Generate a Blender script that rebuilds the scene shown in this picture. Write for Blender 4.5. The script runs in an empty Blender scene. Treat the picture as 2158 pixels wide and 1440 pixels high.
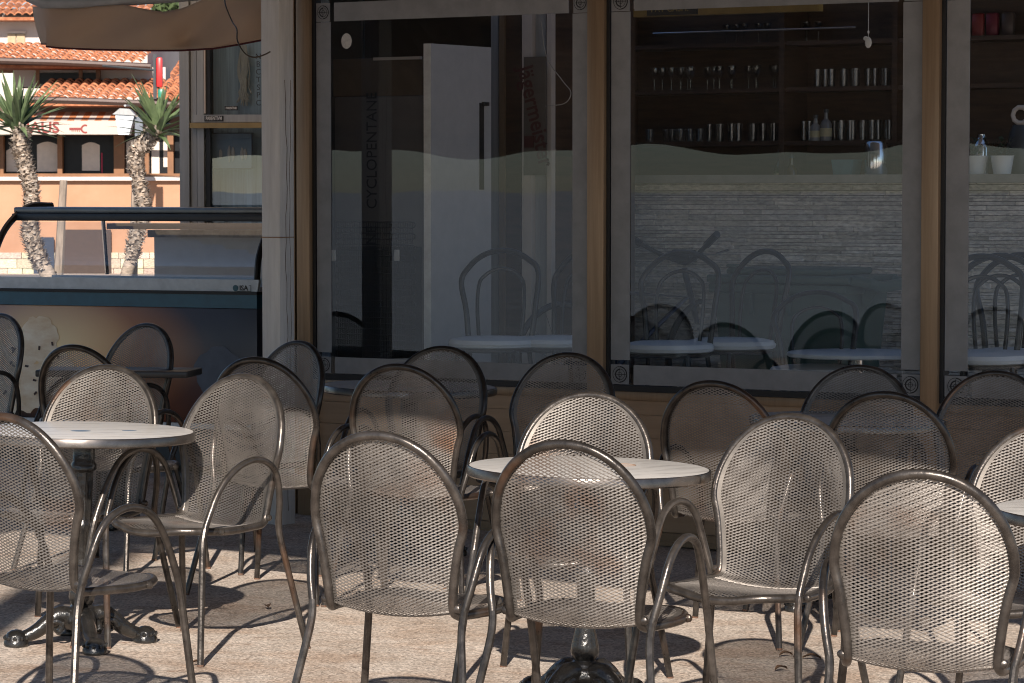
import bpy, bmesh, math, random
from mathutils import Vector, Matrix
R = math.radians
random.seed(7)
S = bpy.context.scene
C = S.collection

# ------------------------------------------------------------------ camera
FPX = 6294.0          # focal length in photo pixels (105 mm on 36 mm)
CAMH = 1.51
PITCH = math.atan((720 - 403) / FPX)
cam_d = bpy.data.cameras.new('camera'); cam = bpy.data.objects.new('camera', cam_d); C.objects.link(cam)
cam.location = (0, 0, CAMH); cam.rotation_euler = (math.pi / 2 - PITCH, 0, 0)
cam_d.sensor_width = 36; cam_d.lens = 36 * FPX / 2158
cam_d.clip_start = 0.1; cam_d.clip_end = 5000
cam_d.dof.use_dof = True; cam_d.dof.focus_distance = 9.8; cam_d.dof.aperture_fstop = 22
S.camera = cam

# ------------------------------------------------------------------ light
SUN_DIR = Vector((0.05, 1.22, -0.70)).normalized()      # travel direction
SUN_EL = math.asin(-SUN_DIR.z)
w = bpy.data.worlds.new('World'); S.world = w; w.use_nodes = True
nt = w.node_tree; bg = nt.nodes['Background']
sky = nt.nodes.new('ShaderNodeTexSky'); sky.sky_type = 'NISHITA'; sky.sun_disc = False
sky.sun_elevation = SUN_EL; sky.sun_rotation = math.atan2(-SUN_DIR.x, -SUN_DIR.y)
sky.air_density = 0.8; sky.dust_density = 0.3; sky.ozone_density = 2.6
nt.links.new(sky.outputs[0], bg.inputs[0]); bg.inputs[1].default_value = 0.062
sl = bpy.data.lights.new('sun', 'SUN'); so = bpy.data.objects.new('sun', sl); C.objects.link(so)
sl.energy = 4.7; sl.angle = R(0.55); sl.color = (1.0, 0.90, 0.80)
so.rotation_euler = SUN_DIR.to_track_quat('-Z', 'Y').to_euler()
so.location = (0, -5, 10)
S.view_settings.view_transform = 'Standard'; S.view_settings.look = 'None'
S.view_settings.gamma = 1; S.view_settings.exposure = 0.84
S.render.engine = 'CYCLES'
S.cycles.filter_width = 1.0; S.cycles.max_bounces = 10; S.cycles.transparent_max_bounces = 24

# ------------------------------------------------------------------ projection helpers
def ray(px, py):
    f = Vector((0, math.cos(PITCH), -math.sin(PITCH))); u = Vector((0, math.sin(PITCH), math.cos(PITCH)))
    return f + Vector((1, 0, 0)) * ((px - 1079) / FPX) + u * ((720 - py) / FPX)
def at(px, py, Y):
    r = ray(px, py); return Vector((0, 0, CAMH)) + r * (Y / r.y)
def gx(px, Y): return (px - 1079) / FPX * Y
def gz(x): return -0.022 * max(-6, min(6, x))
YAW = R(31)
F0 = Vector((-1.05, 13.8, 0)); UD = Vector((math.cos(YAW), -math.sin(YAW), 0)); ND = Vector((math.sin(YAW), math.cos(YAW), 0))
def fac(px, py, dep=0.0):
    """pixel -> (u, z) on the plane 'dep' metres behind the cafe front"""
    r = ray(px, py); o = Vector((0, 0, CAMH)); p0 = F0 + ND * dep
    t = (p0 - o).dot(ND) / r.dot(ND); q = o + r * t
    return (q - F0).dot(UD), q.z
def fw(u, d, z): return F0 + UD * u + ND * d + Vector((0, 0, z))

# ------------------------------------------------------------------ materials
MATS = {}
def nodes(name):
    m = bpy.data.materials.new(name); m.use_nodes = True
    return m, m.node_tree, m.node_tree.nodes['Principled BSDF']
def mat(name, col, rough=0.5, metal=0.0, var=0.12, scale=12.0, bump=0.0, bscale=60.0, spec=0.5, col2=None, coat=0.0, emit=None, lo=0.35, hi=0.65, stretch=(1,1,1), rvar=0.0, ovar=0.0):
    if name in MATS: return MATS[name]
    m, t, b = nodes(name)
    tc = t.nodes.new('ShaderNodeTexCoord'); mp = t.nodes.new('ShaderNodeMapping'); mp.inputs['Scale'].default_value = stretch
    t.links.new(tc.outputs['Object'], mp.inputs[0])
    n = t.nodes.new('ShaderNodeTexNoise'); n.inputs['Scale'].default_value = scale; n.inputs['Detail'].default_value = 6
    n.inputs['Roughness'].default_value = 0.65
    t.links.new(mp.outputs[0], n.inputs[0])
    cr = t.nodes.new('ShaderNodeValToRGB'); cr.color_ramp.elements[0].position = lo; cr.color_ramp.elements[1].position = hi
    c2 = col2 if col2 else tuple(min(1, c * (1 + var)) for c in col)
    c1 = col if col2 else tuple(c * (1 - var) for c in col)
    cr.color_ramp.elements[0].color = (*c1, 1); cr.color_ramp.elements[1].color = (*c2, 1)
    t.links.new(n.outputs[0], cr.inputs[0]); t.links.new(cr.outputs[0], b.inputs['Base Color'])
    if ovar:
        oi = t.nodes.new('ShaderNodeObjectInfo'); m0 = t.nodes.new('ShaderNodeMapRange'); m0.inputs[3].default_value = 1-ovar; m0.inputs[4].default_value = 1+ovar
        t.links.new(oi.outputs['Random'], m0.inputs[0]); hs = t.nodes.new('ShaderNodeHueSaturation'); t.links.new(m0.outputs[0], hs.inputs['Value']); t.links.new(cr.outputs[0], hs.inputs['Color'])
        # rust blooms
        nr = t.nodes.new('ShaderNodeTexNoise'); nr.inputs['Scale'].default_value = 3.5; nr.inputs['Detail'].default_value = 9
        ab = t.nodes.new('ShaderNodeVectorMath'); ab.operation = 'ADD'; cx = t.nodes.new('ShaderNodeCombineXYZ')
        for q in range(3): t.links.new(oi.outputs['Random'], cx.inputs[q])
        sc = t.nodes.new('ShaderNodeVectorMath'); sc.operation = 'SCALE'; sc.inputs['Scale'].default_value = 37; t.links.new(cx.outputs[0], sc.inputs[0])
        t.links.new(tc.outputs['Object'], ab.inputs[0]); t.links.new(sc.outputs[0], ab.inputs[1]); t.links.new(ab.outputs[0], nr.inputs[0])
        rr_ = t.nodes.new('ShaderNodeMapRange'); rr_.inputs[1].default_value = .60; rr_.inputs[2].default_value = .74; rr_.inputs[4].default_value = .75; t.links.new(nr.outputs[0], rr_.inputs[0])
        mxr = t.nodes.new('ShaderNodeMixRGB'); mxr.inputs[2].default_value = (.16, .075, .035, 1); t.links.new(rr_.outputs[0], mxr.inputs[0]); t.links.new(hs.outputs[0], mxr.inputs[1])
        t.links.new(mxr.outputs[0], b.inputs['Base Color'])
    b.inputs['Roughness'].default_value = rough; b.inputs['Metallic'].default_value = metal
    b.inputs['Specular IOR Level'].default_value = spec; b.inputs['Coat Weight'].default_value = coat
    if rvar:
        mr = t.nodes.new('ShaderNodeMapRange'); mr.inputs[3].default_value = rough - rvar; mr.inputs[4].default_value = rough + rvar
        t.links.new(n.outputs[0], mr.inputs[0]); t.links.new(mr.outputs[0], b.inputs['Roughness'])
    if bump:
        n2 = t.nodes.new('ShaderNodeTexNoise'); n2.inputs['Scale'].default_value = bscale; n2.inputs['Detail'].default_value = 5
        t.links.new(mp.outputs[0], n2.inputs[0])
        bp = t.nodes.new('ShaderNodeBump'); bp.inputs['Strength'].default_value = bump; bp.inputs['Distance'].default_value = 0.01
        t.links.new(n2.outputs[0], bp.inputs['Height']); t.links.new(bp.outputs[0], b.inputs['Normal'])
    if emit:
        b.inputs['Emission Color'].default_value = (*emit[0], 1); b.inputs['Emission Strength'].default_value = emit[1]
    MATS[name] = m
    return m
def glass_mat(name, refl=0.075, tint=(0.86, 0.9, 0.9), rough=0.0, grime=0.0, gcol=(0.5, 0.5, 0.5)):
    if name in MATS: return MATS[name]
    m, t, b = nodes(name); out = t.nodes['Material Output']; t.nodes.remove(b)
    tr = t.nodes.new('ShaderNodeBsdfTransparent'); tr.inputs[0].default_value = (*tint, 1)
    gl = t.nodes.new('ShaderNodeBsdfGlossy'); gl.inputs['Roughness'].default_value = rough; gl.inputs[0].default_value = (0.88, 0.95, 1, 1)
    lw = t.nodes.new('ShaderNodeLayerWeight'); lw.inputs[0].default_value = 0.5
    pw = t.nodes.new('ShaderNodeMath'); pw.operation = 'POWER'; pw.inputs[1].default_value = 4
    ma = t.nodes.new('ShaderNodeMath'); ma.operation = 'MULTIPLY_ADD'; ma.inputs[1].default_value = 0.85; ma.inputs[2].default_value = refl
    t.links.new(lw.outputs['Facing'], pw.inputs[0]); t.links.new(pw.outputs[0], ma.inputs[0])
    # slightly wavy float glass
    tc = t.nodes.new('ShaderNodeTexCoord'); nz = t.nodes.new('ShaderNodeTexNoise'); nz.inputs['Scale'].default_value = 1.6
    t.links.new(tc.outputs['Object'], nz.inputs[0])
    bp = t.nodes.new('ShaderNodeBump'); bp.inputs['Strength'].default_value = 0.04; bp.inputs['Distance'].default_value = 0.01
    t.links.new(nz.outputs[0], bp.inputs['Height']); t.links.new(bp.outputs[0], gl.inputs['Normal'])
    mx = t.nodes.new('ShaderNodeMixShader'); t.links.new(ma.outputs[0], mx.inputs[0]); t.links.new(tr.outputs[0], mx.inputs[1]); t.links.new(gl.outputs[0], mx.inputs[2])
    last = mx
    if grime:
        df = t.nodes.new('ShaderNodeBsdfDiffuse'); df.inputs[0].default_value = (*gcol, 1)
        n2 = t.nodes.new('ShaderNodeTexNoise'); n2.inputs['Scale'].default_value = 5; n2.inputs['Detail'].default_value = 8
        t.links.new(tc.outputs['Object'], n2.inputs[0])
        mr = t.nodes.new('ShaderNodeMapRange'); mr.inputs[1].default_value = 0.35; mr.inputs[2].default_value = 0.75; mr.inputs[3].default_value = grime * 0.3; mr.inputs[4].default_value = grime
        t.links.new(n2.outputs[0], mr.inputs[0])
        m2 = t.nodes.new('ShaderNodeMixShader'); t.links.new(mr.outputs[0], m2.inputs[0]); t.links.new(mx.outputs[0], m2.inputs[1]); t.links.new(df.outputs[0], m2.inputs[2]); last = m2
    t.links.new(last.outputs[0], out.inputs[0]); MATS[name] = m
    return m

def ground_mat():
    m, t, b = nodes('terrace_concrete')
    tc = t.nodes.new('ShaderNodeTexCoord')
    def noise(sc, det=6, st=(1,1,1)):
        mp = t.nodes.new('ShaderNodeMapping'); mp.inputs['Scale'].default_value = st; t.links.new(tc.outputs['Object'], mp.inputs[0])
        n = t.nodes.new('ShaderNodeTexNoise'); n.inputs['Scale'].default_value = sc; n.inputs['Detail'].default_value = det; n.inputs['Roughness'].default_value = 0.7
        t.links.new(mp.outputs[0], n.inputs[0]); return n
    def ramp(n, a, b_, c1, c2):
        r = t.nodes.new('ShaderNodeValToRGB'); r.color_ramp.elements[0].position = a; r.color_ramp.elements[1].position = b_
        r.color_ramp.elements[0].color = (*c1, 1); r.color_ramp.elements[1].color = (*c2, 1); t.links.new(n.outputs[0], r.inputs[0]); return r
    def mul(a, b_, f=1):
        x = t.nodes.new('ShaderNodeMixRGB'); x.blend_type = 'MULTIPLY'; x.inputs[0].default_value = f
        t.links.new(a.outputs[0], x.inputs[1]); t.links.new(b_.outputs[0], x.inputs[2]); return x
    base = ramp(noise(1.6, 8), 0.3, 0.7, (0.43, 0.37, 0.315), (0.60, 0.53, 0.465))
    stain = ramp(noise(2.2, 10, (1, 1.3, 1)), 0.45, 0.62, (1, 1, 1), (0.80, 0.71, 0.64))
    blot = ramp(noise(9, 8, (1, 1.2, 1)), 0.58, 0.72, (1, 1, 1), (0.62, 0.48, 0.40))
    sp = t.nodes.new('ShaderNodeTexVoronoi'); sp.inputs['Scale'].default_value = 130; t.links.new(tc.outputs['Object'], sp.inputs[0])
    spk = t.nodes.new('ShaderNodeValToRGB'); spk.color_ramp.elements[0].color = (0.36, 0.34, 0.32, 1); spk.color_ramp.elements[1].color = (1.6, 1.58, 1.55, 1)
    t.links.new(sp.outputs['Color'], spk.inputs[0])
    x = mul(mul(mul(base, stain), blot, 0.8), spk, 0.85)
    t.links.new(x.outputs[0], b.inputs['Base Color']); b.inputs['Roughness'].default_value = 0.88
    bn = noise(170, 4); bp = t.nodes.new('ShaderNodeBump'); bp.inputs['Strength'].default_value = 0.8; bp.inputs['Distance'].default_value = 0.007
    t.links.new(bn.outputs[0], bp.inputs['Height']); t.links.new(bp.outputs[0], b.inputs['Normal'])
    return m

M_TUBE = mat('weathered_bronze_tube', (0.045, 0.039, 0.035), 0.30, 0.7, scale=22, col2=(0.10, 0.088, 0.078), bump=0.12, bscale=60, rvar=0.1, ovar=.25)
M_MESH = mat('dusty_expanded_metal', (0.155, 0.138, 0.124), 0.52, 0.72, scale=4, col2=(0.31, 0.285, 0.26), rvar=0.06, ovar=.15)
M_RUST = mat('rusty_edge', (0.17, 0.085, 0.05), 0.85, 0.1, scale=40, col2=(0.09, 0.06, 0.045))
M_TOP = mat('white_laminate', (0.33, 0.315, 0.295), 0.34, 0.0, scale=6, col2=(0.52, 0.505, 0.48), stretch=(1, 5, 1), lo=0.3, hi=0.5)
M_BAND = mat('brushed_steel_band', (0.12, 0.105, 0.095), 0.26, 0.9, scale=14, col2=(0.19, 0.17, 0.155), rvar=0.05)
M_IRON = mat('black_cast_iron', (0.008, 0.008, 0.008), 0.25, 0.0, scale=20, col2=(0.022, 0.02, 0.018), bump=0.6, bscale=35, coat=0.3)
M_SIDE = mat('tan_aluminium_siding', (0.31, 0.205, 0.125), 0.42, 0.1, scale=3, col2=(0.37, 0.25, 0.155), stretch=(0.6, 1, 14))
M_BRASS = mat('bronze_anodised_frame', (0.24, 0.16, 0.095), 0.36, 0.35, scale=4, col2=(0.30, 0.205, 0.125), stretch=(14, 1, .6))
M_DKBR = mat('dark_bronze_channel', (0.05, 0.035, 0.025), 0.4, 0.3, scale=4, stretch=(10, 1, .6))
M_BLACK = mat('black_rubber', (0.008, 0.008, 0.009), 0.5, 0, scale=20)
M_PILLAR = mat('grey_painted_wood', (0.62, 0.61, 0.60), 0.6, 0, scale=5, col2=(0.50, 0.49, 0.48), stretch=(6, 6, .5), bump=0.15, bscale=20)
M_FILM = mat('grey_window_film', (0.22, 0.22, 0.225), 0.5, 0, scale=9, var=0.12)
M_GLASS = glass_mat('shop_glass', 0.06, (0.97, 0.98, 0.98), grime=0.015, gcol=(0.6, 0.6, 0.6))
M_GLASS2 = glass_mat('freezer_glass', 0.08, (0.93, 0.95, 0.96), grime=0.10, gcol=(0.5, 0.5, 0.55))
M_GLASS3 = glass_mat('kiosk_glass', 0.12, (0.75, 0.82, 0.86))
M_TUMB = glass_mat('drinking_glass', 0.06, (0.86, 0.85, 0.84), 0.12)
M_GREYAL = mat('grey_aluminium', (0.33, 0.34, 0.34), 0.45, 0.1, scale=4, stretch=(8, 8, .5))
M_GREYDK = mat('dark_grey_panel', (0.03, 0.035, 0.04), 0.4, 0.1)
M_WHITE = mat('white_paint', (0.68, 0.67, 0.65), 0.5, 0, var=0.05, scale=6)
M_CREAM = mat('cream_paint', (0.55, 0.48, 0.42), 0.6, 0, var=0.06, scale=3)
M_DARKWOOD = mat('dark_stained_wood', (0.05, 0.026, 0.014), 0.5, 0, scale=5, var=0.35, stretch=(1, 1, 8))
M_CHROME = mat('chrome', (0.62, 0.62, 0.62), 0.15, 1.0, var=0.05)

# ------------------------------------------------------------------ mesh builder
class MB:
    def __init__(s): s.v = []; s.f = []; s.mi = []
    def quad(s, a, b, c, d, m=0):
        i = len(s.v); s.v += [tuple(a), tuple(b), tuple(c), tuple(d)]; s.f.append((i, i+1, i+2, i+3)); s.mi.append(m); return s
    def poly(s, pts, m=0):
        i = len(s.v); s.v += [tuple(p) for p in pts]; s.f.append(tuple(range(i, i+len(pts)))); s.mi.append(m); return s
    def box(s, x0, x1, y0, y1, z0, z1, m=0, mat4=None):
        i = len(s.v)
        P = [Vector((x, y, z)) for z in (z0, z1) for y in (y0, y1) for x in (x0, x1)]
        if mat4: P = [mat4 @ p for p in P]
        s.v += [tuple(p) for p in P]
        for q in ((0,2,3,1),(4,5,7,6),(0,1,5,4),(2,6,7,3),(0,4,6,2),(1,3,7,5)):
            s.f.append(tuple(i+k for k in q)); s.mi.append(m)
        return s
    def bbox(s, x0, x1, y0, y1, z0, z1, b=0.004, m=0):
        """box with bevelled vertical and horizontal edges"""
        bm = bmesh.new(); bmesh.ops.create_cube(bm, size=1)
        for v in bm.verts: v.co = Vector(((x0+x1)/2 + v.co.x*(x1-x0), (y0+y1)/2 + v.co.y*(y1-y0), (z0+z1)/2 + v.co.z*(z1-z0)))
        b = min(b, abs(x1-x0)*.45, abs(y1-y0)*.45, abs(z1-z0)*.45)
        bmesh.ops.bevel(bm, geom=bm.edges[:], offset=b, segments=2, affect='EDGES', profile=0.5)
        i = len(s.v); bm.verts.index_update(); s.v += [tuple(v.co) for v in bm.verts]
        for f in bm.faces: s.f.append(tuple(i+v.index for v in f.verts)); s.mi.append(m)
        bm.free(); return s
    def tube(s, pts, r, n=10, closed=False, cap=True, m=0, rs=None, flat=None):
        P = [Vector(p) for p in pts]; N = len(P); i0 = len(s.v)
        T = []
        for k in range(N):
            a = P[(k-1) % N] if (closed or k > 0) else P[k]; b = P[(k+1) % N] if (closed or k < N-1) else P[k]
            d = b - a; T.append(d.normalized() if d.length > 1e-9 else Vector((0, 0, 1)))
        ref = Vector((1, 0, 0)) if abs(T[0].x) < 0.8 else Vector((0, 1, 0))
        nrm = (ref - T[0] * ref.dot(T[0])).normalized()
        for k in range(N):
            nrm = (nrm - T[k] * nrm.dot(T[k])).normalized(); bi = T[k].cross(nrm)
            rr = rs[k] if rs else r
            for j in range(n):
                a = 2*math.pi*j/n; s.v.append(tuple(P[k] + nrm*math.cos(a)*rr + bi*math.sin(a)*rr*(flat if flat else 1)))
        for k in range(N if closed else N-1):
            k2 = (k+1) % N
            for j in range(n):
                j2 = (j+1) % n; s.f.append((i0+k*n+j, i0+k*n+j2, i0+k2*n+j2, i0+k2*n+j)); s.mi.append(m)
        if cap and not closed:
            s.f.append(tuple(i0+j for j in reversed(range(n)))); s.mi.append(m)
            s.f.append(tuple(i0+(N-1)*n+j for j in range(n))); s.mi.append(m)
        return s
    def lathe(s, prof, n=32, c=(0, 0, 0), m=0, cap=True, sx=1, sy=1, flute=0, fa=0.0):
        i0 = len(s.v); c = Vector(c)
        for (r, z) in prof:
            for j in range(n):
                a = 2*math.pi*j/n; rr = r * (1 + fa*math.cos(flute*a)) if flute else r
                s.v.append((c.x + rr*math.cos(a)*sx, c.y + rr*math.sin(a)*sy, c.z + z))
        for k in range(len(prof)-1):
            for j in range(n):
                j2 = (j+1) % n; s.f.append((i0+k*n+j, i0+k*n+j2, i0+(k+1)*n+j2, i0+(k+1)*n+j)); s.mi.append(m)
        if cap:
            s.f.append(tuple(i0+j for j in reversed(range(n)))); s.mi.append(m)
            s.f.append(tuple(i0+(len(prof)-1)*n+j for j in range(n))); s.mi.append(m)
        return s
    def prism(s, pts2, y0, y1, m=0):
        """polygon in x,z extruded along y"""
        n = len(pts2); i = len(s.v)
        s.v += [(x, y0, z) for x, z in pts2] + [(x, y1, z) for x, z in pts2]
        s.f.append(tuple(i+k for k in range(n))); s.mi.append(m); s.f.append(tuple(i+n+k for k in reversed(range(n)))); s.mi.append(m)
        for k in range(n):
            k2 = (k+1) % n; s.f.append((i+k, i+n+k, i+n+k2, i+k2)); s.mi.append(m)
        return s
    def blob(s, c, r, seg=10, rings=6, m=0, jit=0.0):
        pr = []
        for k in range(rings+1):
            a = -math.pi/2 + math.pi*k/rings; pr.append((max(1e-4, math.cos(a)), math.sin(a)))
        i0 = len(s.v)
        for (q, z) in pr:
            for j in range(seg):
                a = 2*math.pi*j/seg; d = 1 + random.uniform(-jit, jit)
                s.v.append((c[0]+r[0]*q*math.cos(a)*d, c[1]+r[1]*q*math.sin(a)*d, c[2]+r[2]*z*d))
        for k in range(rings):
            for j in range(seg):
                j2 = (j+1) % seg; s.f.append((i0+k*seg+j, i0+k*seg+j2, i0+(k+1)*seg+j2, i0+(k+1)*seg+j)); s.mi.append(m)
        return s
    def build(s, name, mats, parent=None, smooth=True, loc=None, rot=None, ang=35):
        me = bpy.data.meshes.new(name); me.from_pydata(s.v, [], s.f)
        mats = mats if isinstance(mats, (list, tuple)) else [mats]
        for m in mats: me.materials.append(m)
        if len(mats) > 1: me.polygons.foreach_set('material_index', s.mi)
        bm = bmesh.new(); bm.from_mesh(me)
        if len(bm.faces) < 20000: bmesh.ops.recalc_face_normals(bm, faces=bm.faces)
        bm.to_mesh(me); bm.free()
        if smooth:
            me.polygons.foreach_set('use_smooth', [True]*len(me.polygons))
            me.set_sharp_from_angle(angle=R(ang))
        me.update()
        o = bpy.data.objects.new(name, me); C.objects.link(o)
        if parent: o.parent = parent
        if loc is not None: o.location = loc
        if rot is not None: o.rotation_euler = rot
        return o
def tag(o, label=None, cat=None, group=None, kind=None):
    if label: o['label'] = label
    if cat: o['category'] = cat
    if group: o['group'] = group
    if kind: o['kind'] = kind
    return o
def empty(name, loc=(0, 0, 0), rz=0.0, label=None, cat=None, group=None, rot=None):
    o = bpy.data.objects.new(name, None); C.objects.link(o); o.location = loc
    o.rotation_euler = rot if rot else (0, 0, rz); o.empty_display_size = 0.1
    tag(o, label, cat, group); return o
def text(name, s, size, m, parent, loc, rot, ext=0.0006, align='CENTER', bold=0.0, sx=1.0, shear=0.0):
    cu = bpy.data.curves.new(name, 'FONT'); cu.body = s; cu.size = size; cu.extrude = ext; cu.align_x = align; cu.align_y = 'CENTER'; cu.offset = bold; cu.shear = shear
    cu.resolution_u = 3
    to = bpy.data.objects.new(name + '_tmp', cu); C.objects.link(to)
    bpy.context.view_layer.update()
    me = bpy.data.meshes.new_from_object(to.evaluated_get(bpy.context.evaluated_depsgraph_get()))
    bpy.data.objects.remove(to); me.materials.clear(); me.materials.append(m)
    o = bpy.data.objects.new(name, me); C.objects.link(o)
    if parent: o.parent = parent
    o.location = loc; o.rotation_euler = rot; o.scale = (sx, 1, 1)
    return o
def copy_tree(o, parent=None):
    c = o.copy(); C.objects.link(c); c.parent = parent
    for ch in [q for q in bpy.data.objects if q.parent == o]: copy_tree(ch, c)
    return c
def catmull(P, n=8):
    P = [Vector(p) for p in P]; out = []
    for i in range(len(P)-1):
        p0 = P[i-1] if i > 0 else P[0]*2-P[1]; p1 = P[i]; p2 = P[i+1]; p3 = P[i+2] if i+2 < len(P) else P[-1]*2-P[-2]
        for k in range(n):
            t = k/n; out.append(0.5*((2*p1)+(p2-p0)*t+(2*p0-5*p1+4*p2-p3)*t*t+(3*p1-p0-3*p2+p3)*t**3))
    out.append(P[-1]); return out
def fillet(P, r, n=6):
    P = [Vector(p) for p in P]; out = [P[0]]
    for i in range(1, len(P)-1):
        a, b, c = P[i-1], P[i], P[i+1]; rr = r[i-1] if isinstance(r, (list, tuple)) else r
        d1 = min(rr, (a-b).length*.5); d2 = min(rr, (c-b).length*.5)
        q1 = b + (a-b).normalized()*d1; q2 = b + (c-b).normalized()*d2
        for k in range(n+1):
            t = k/n; out.append(q1*(1-t)**2 + b*2*t*(1-t) + q2*t*t)
    out.append(P[-1]); return out

# ------------------------------------------------------------------ ground
gm = ground_mat()
b = MB(); xs = [-1500, -6, -3, 0, 3, 6, 1500]; ys = [-1500, -6, 0, 6, 12, 20, 1800]
for i in range(len(xs)-1):
    for j in range(len(ys)-1):
        b.quad((xs[i], ys[j], gz(xs[i])), (xs[i+1], ys[j], gz(xs[i+1])), (xs[i+1], ys[j+1], gz(xs[i+1])), (xs[i], ys[j+1], gz(xs[i])))
tag(b.build('ground', gm, smooth=False), kind='structure')
M_ROAD = mat('pale_street', (0.20, 0.19, 0.18), 0.85, 0, scale=2, var=0.15, bump=0.2, bscale=40)
b = MB()
for (x0, x1) in ((-40, -6), (-6, 0)):
    b.quad((x0, 20, gz(x0)+.006), (x1, 20, gz(x1)+.006), (x1, 49, gz(x1)+.006), (x0, 49, gz(x0)+.006))
tag(b.build('street', M_ROAD, smooth=False), kind='structure')

sea = nodes('reflection_grey'); sm0, st0, sb0 = sea
sb0.inputs['Base Color'].default_value = (.34, .37, .40, 1); sb0.inputs['Specular IOR Level'].default_value = .1; sb0.inputs['Roughness'].default_value = .8
sn = st0.nodes.new('ShaderNodeTexNoise'); sn.inputs['Scale'].default_value = .8; sn.inputs['Detail'].default_value = 6
sc0 = st0.nodes.new('ShaderNodeTexCoord'); st0.links.new(sc0.outputs['Object'], sn.inputs[0])
sp0 = st0.nodes.new('ShaderNodeBump'); sp0.inputs['Strength'].default_value = .5; sp0.inputs['Distance'].default_value = .2
st0.links.new(sn.outputs[0], sp0.inputs['Height']); st0.links.new(sp0.outputs[0], sb0.inputs['Normal'])
b = MB(); b.quad((-1500, -1500, .137), (-9, -1500, .137), (-9, 9, .137), (-1500, 40, .137))  # unseen pale sheet added to brighten the reflections in the windows
tag(b.build('sea', sm0, smooth=False), kind='structure')
# ------------------------------------------------------------------ mesh armchair
prof = catmull([(0, -.235, .406), (0, -.20, .420), (0, -.10, .417), (0, .0, .408), (0, .09, .399), (0, .145, .398), (0, .178, .424), (0, .196, .51), (0, .214, .64), (0, .233, .76), (0, .250, .878)], 14)
cum = [0.0]
for k in range(1, len(prof)): cum.append(cum[-1] + (prof[k]-prof[k-1]).length)
LEN = cum[-1]
def P_at(s):
    s = max(0, min(LEN, s)); lo, hi = 0, len(cum)-1
    while hi-lo > 1:
        mid = (lo+hi)//2
        if cum[mid] <= s: lo = mid
        else: hi = mid
    t = (s-cum[lo])/max(1e-9, cum[hi]-cum[lo]); p = prof[lo].lerp(prof[hi], t); d = (prof[hi]-prof[lo]).normalized()
    return p, Vector((0, -d.z, d.y)) # normal towards the sitter
SF, ST = 0.17, LEN-0.235
KEYS = [(0.05, .215), (SF, .206), (.30, .193), (.42, .176), (.50, .181), (.59, .195), (ST, .2095), (LEN, .2095)]
def half(s):
    if s <= 0 or s >= LEN: return 0.0
    if s < SF: return .206*(1-((SF-s)/SF)**2.3)**.5
    if s > ST: return .2095*(max(0, 1-((s-ST)/(LEN-ST))**2.1))**.5
    for k in range(1, len(KEYS)-2):
        if KEYS[k][0] <= s <= KEYS[k+1][0]:
            x0_, x1_ = KEYS[k][0], KEYS[k+1][0]; h_ = x1_-x0_; t = (s-x0_)/h_
            m0 = (KEYS[k+1][1]-KEYS[k-1][1])/(KEYS[k+1][0]-KEYS[k-1][0])*h_; m1 = (KEYS[k+2][1]-KEYS[k][1])/(KEYS[k+2][0]-KEYS[k][0])*h_
            return (2*t**3-3*t*t+1)*KEYS[k][1]+(t**3-2*t*t+t)*m0+(-2*t**3+3*t*t)*KEYS[k+1][1]+(t**3-t*t)*m1
    return .2095
def curv(s):
    t = max(0, min(1, (s-.15)/.33)); up = t*t*(3-2*t); q = max(0, min(1, (s-.62)/(LEN-.62))); return .042*up - .020*q*q*(3-2*q)
def surf(x, s, off=0.0):
    p, n = P_at(s); return Vector((x, 0, 0)) + p + n*(curv(s)*(x/.22)**2 + off), n
def shell_mesh():
    dx, ds = .01025, .0045; wd, th = .0015, .0003
    V = []; F = []
    ni = int(.24/dx)+1; nj = int(LEN/ds)+1
    for j in range(nj):
        s0 = j*ds; h0 = half(s0+ds*.5)
        for i in range(-ni, ni):
            if (i+j) % 2: continue
            for di in (1, -1):
                x0 = i*dx; x1 = (i+di)*dx; s1 = (j+1)*ds
                if abs((x0+x1)/2) > h0: continue
                a, na = surf(x0, s0); b_, nb = surf(x1, min(s1, LEN))
                d = (b_-a).normalized(); n = (na+nb).normalized(); sd = d.cross(n)
                # strands of expanded metal are tilted slabs
                flatk = 0.0 if s0 < .34 else .22; th = .00012 if s0 < .34 else .0004
                sd2 = (sd*0.97 + n*flatk).normalized(); n2 = d.cross(sd2)
                k = len(V)
                for q in (a, b_):
                    V.extend([tuple(q+sd2*wd+n2*th), tuple(q-sd2*wd+n2*th), tuple(q-sd2*wd-n2*th), tuple(q+sd2*wd-n2*th)])
                for q in range(4): F.append((k+q, k+(q+1) % 4, k+4+(q+1) % 4, k+4+q))
    me = bpy.data.meshes.new('mesh_shell'); me.from_pydata(V, [], F); me.materials.append(M_MESH); me.update()
    return me
def outline(n=120, inset=0.0, off=0.0):
    """closed loop of the shell outline"""
    pts = []
    ss = [LEN*(0.5-0.5*math.cos(math.pi*k/n)) for k in range(n+1)]
    R_ = [(half(s), s) for s in ss]
    for w_, s in R_: pts.append(surf(max(0, w_-inset), s, off)[0])
    for w_, s in reversed(R_[1:-1]): pts.append(surf(-max(0, w_-inset), s, off)[0])
    return pts
shell_me = shell_mesh()
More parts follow.
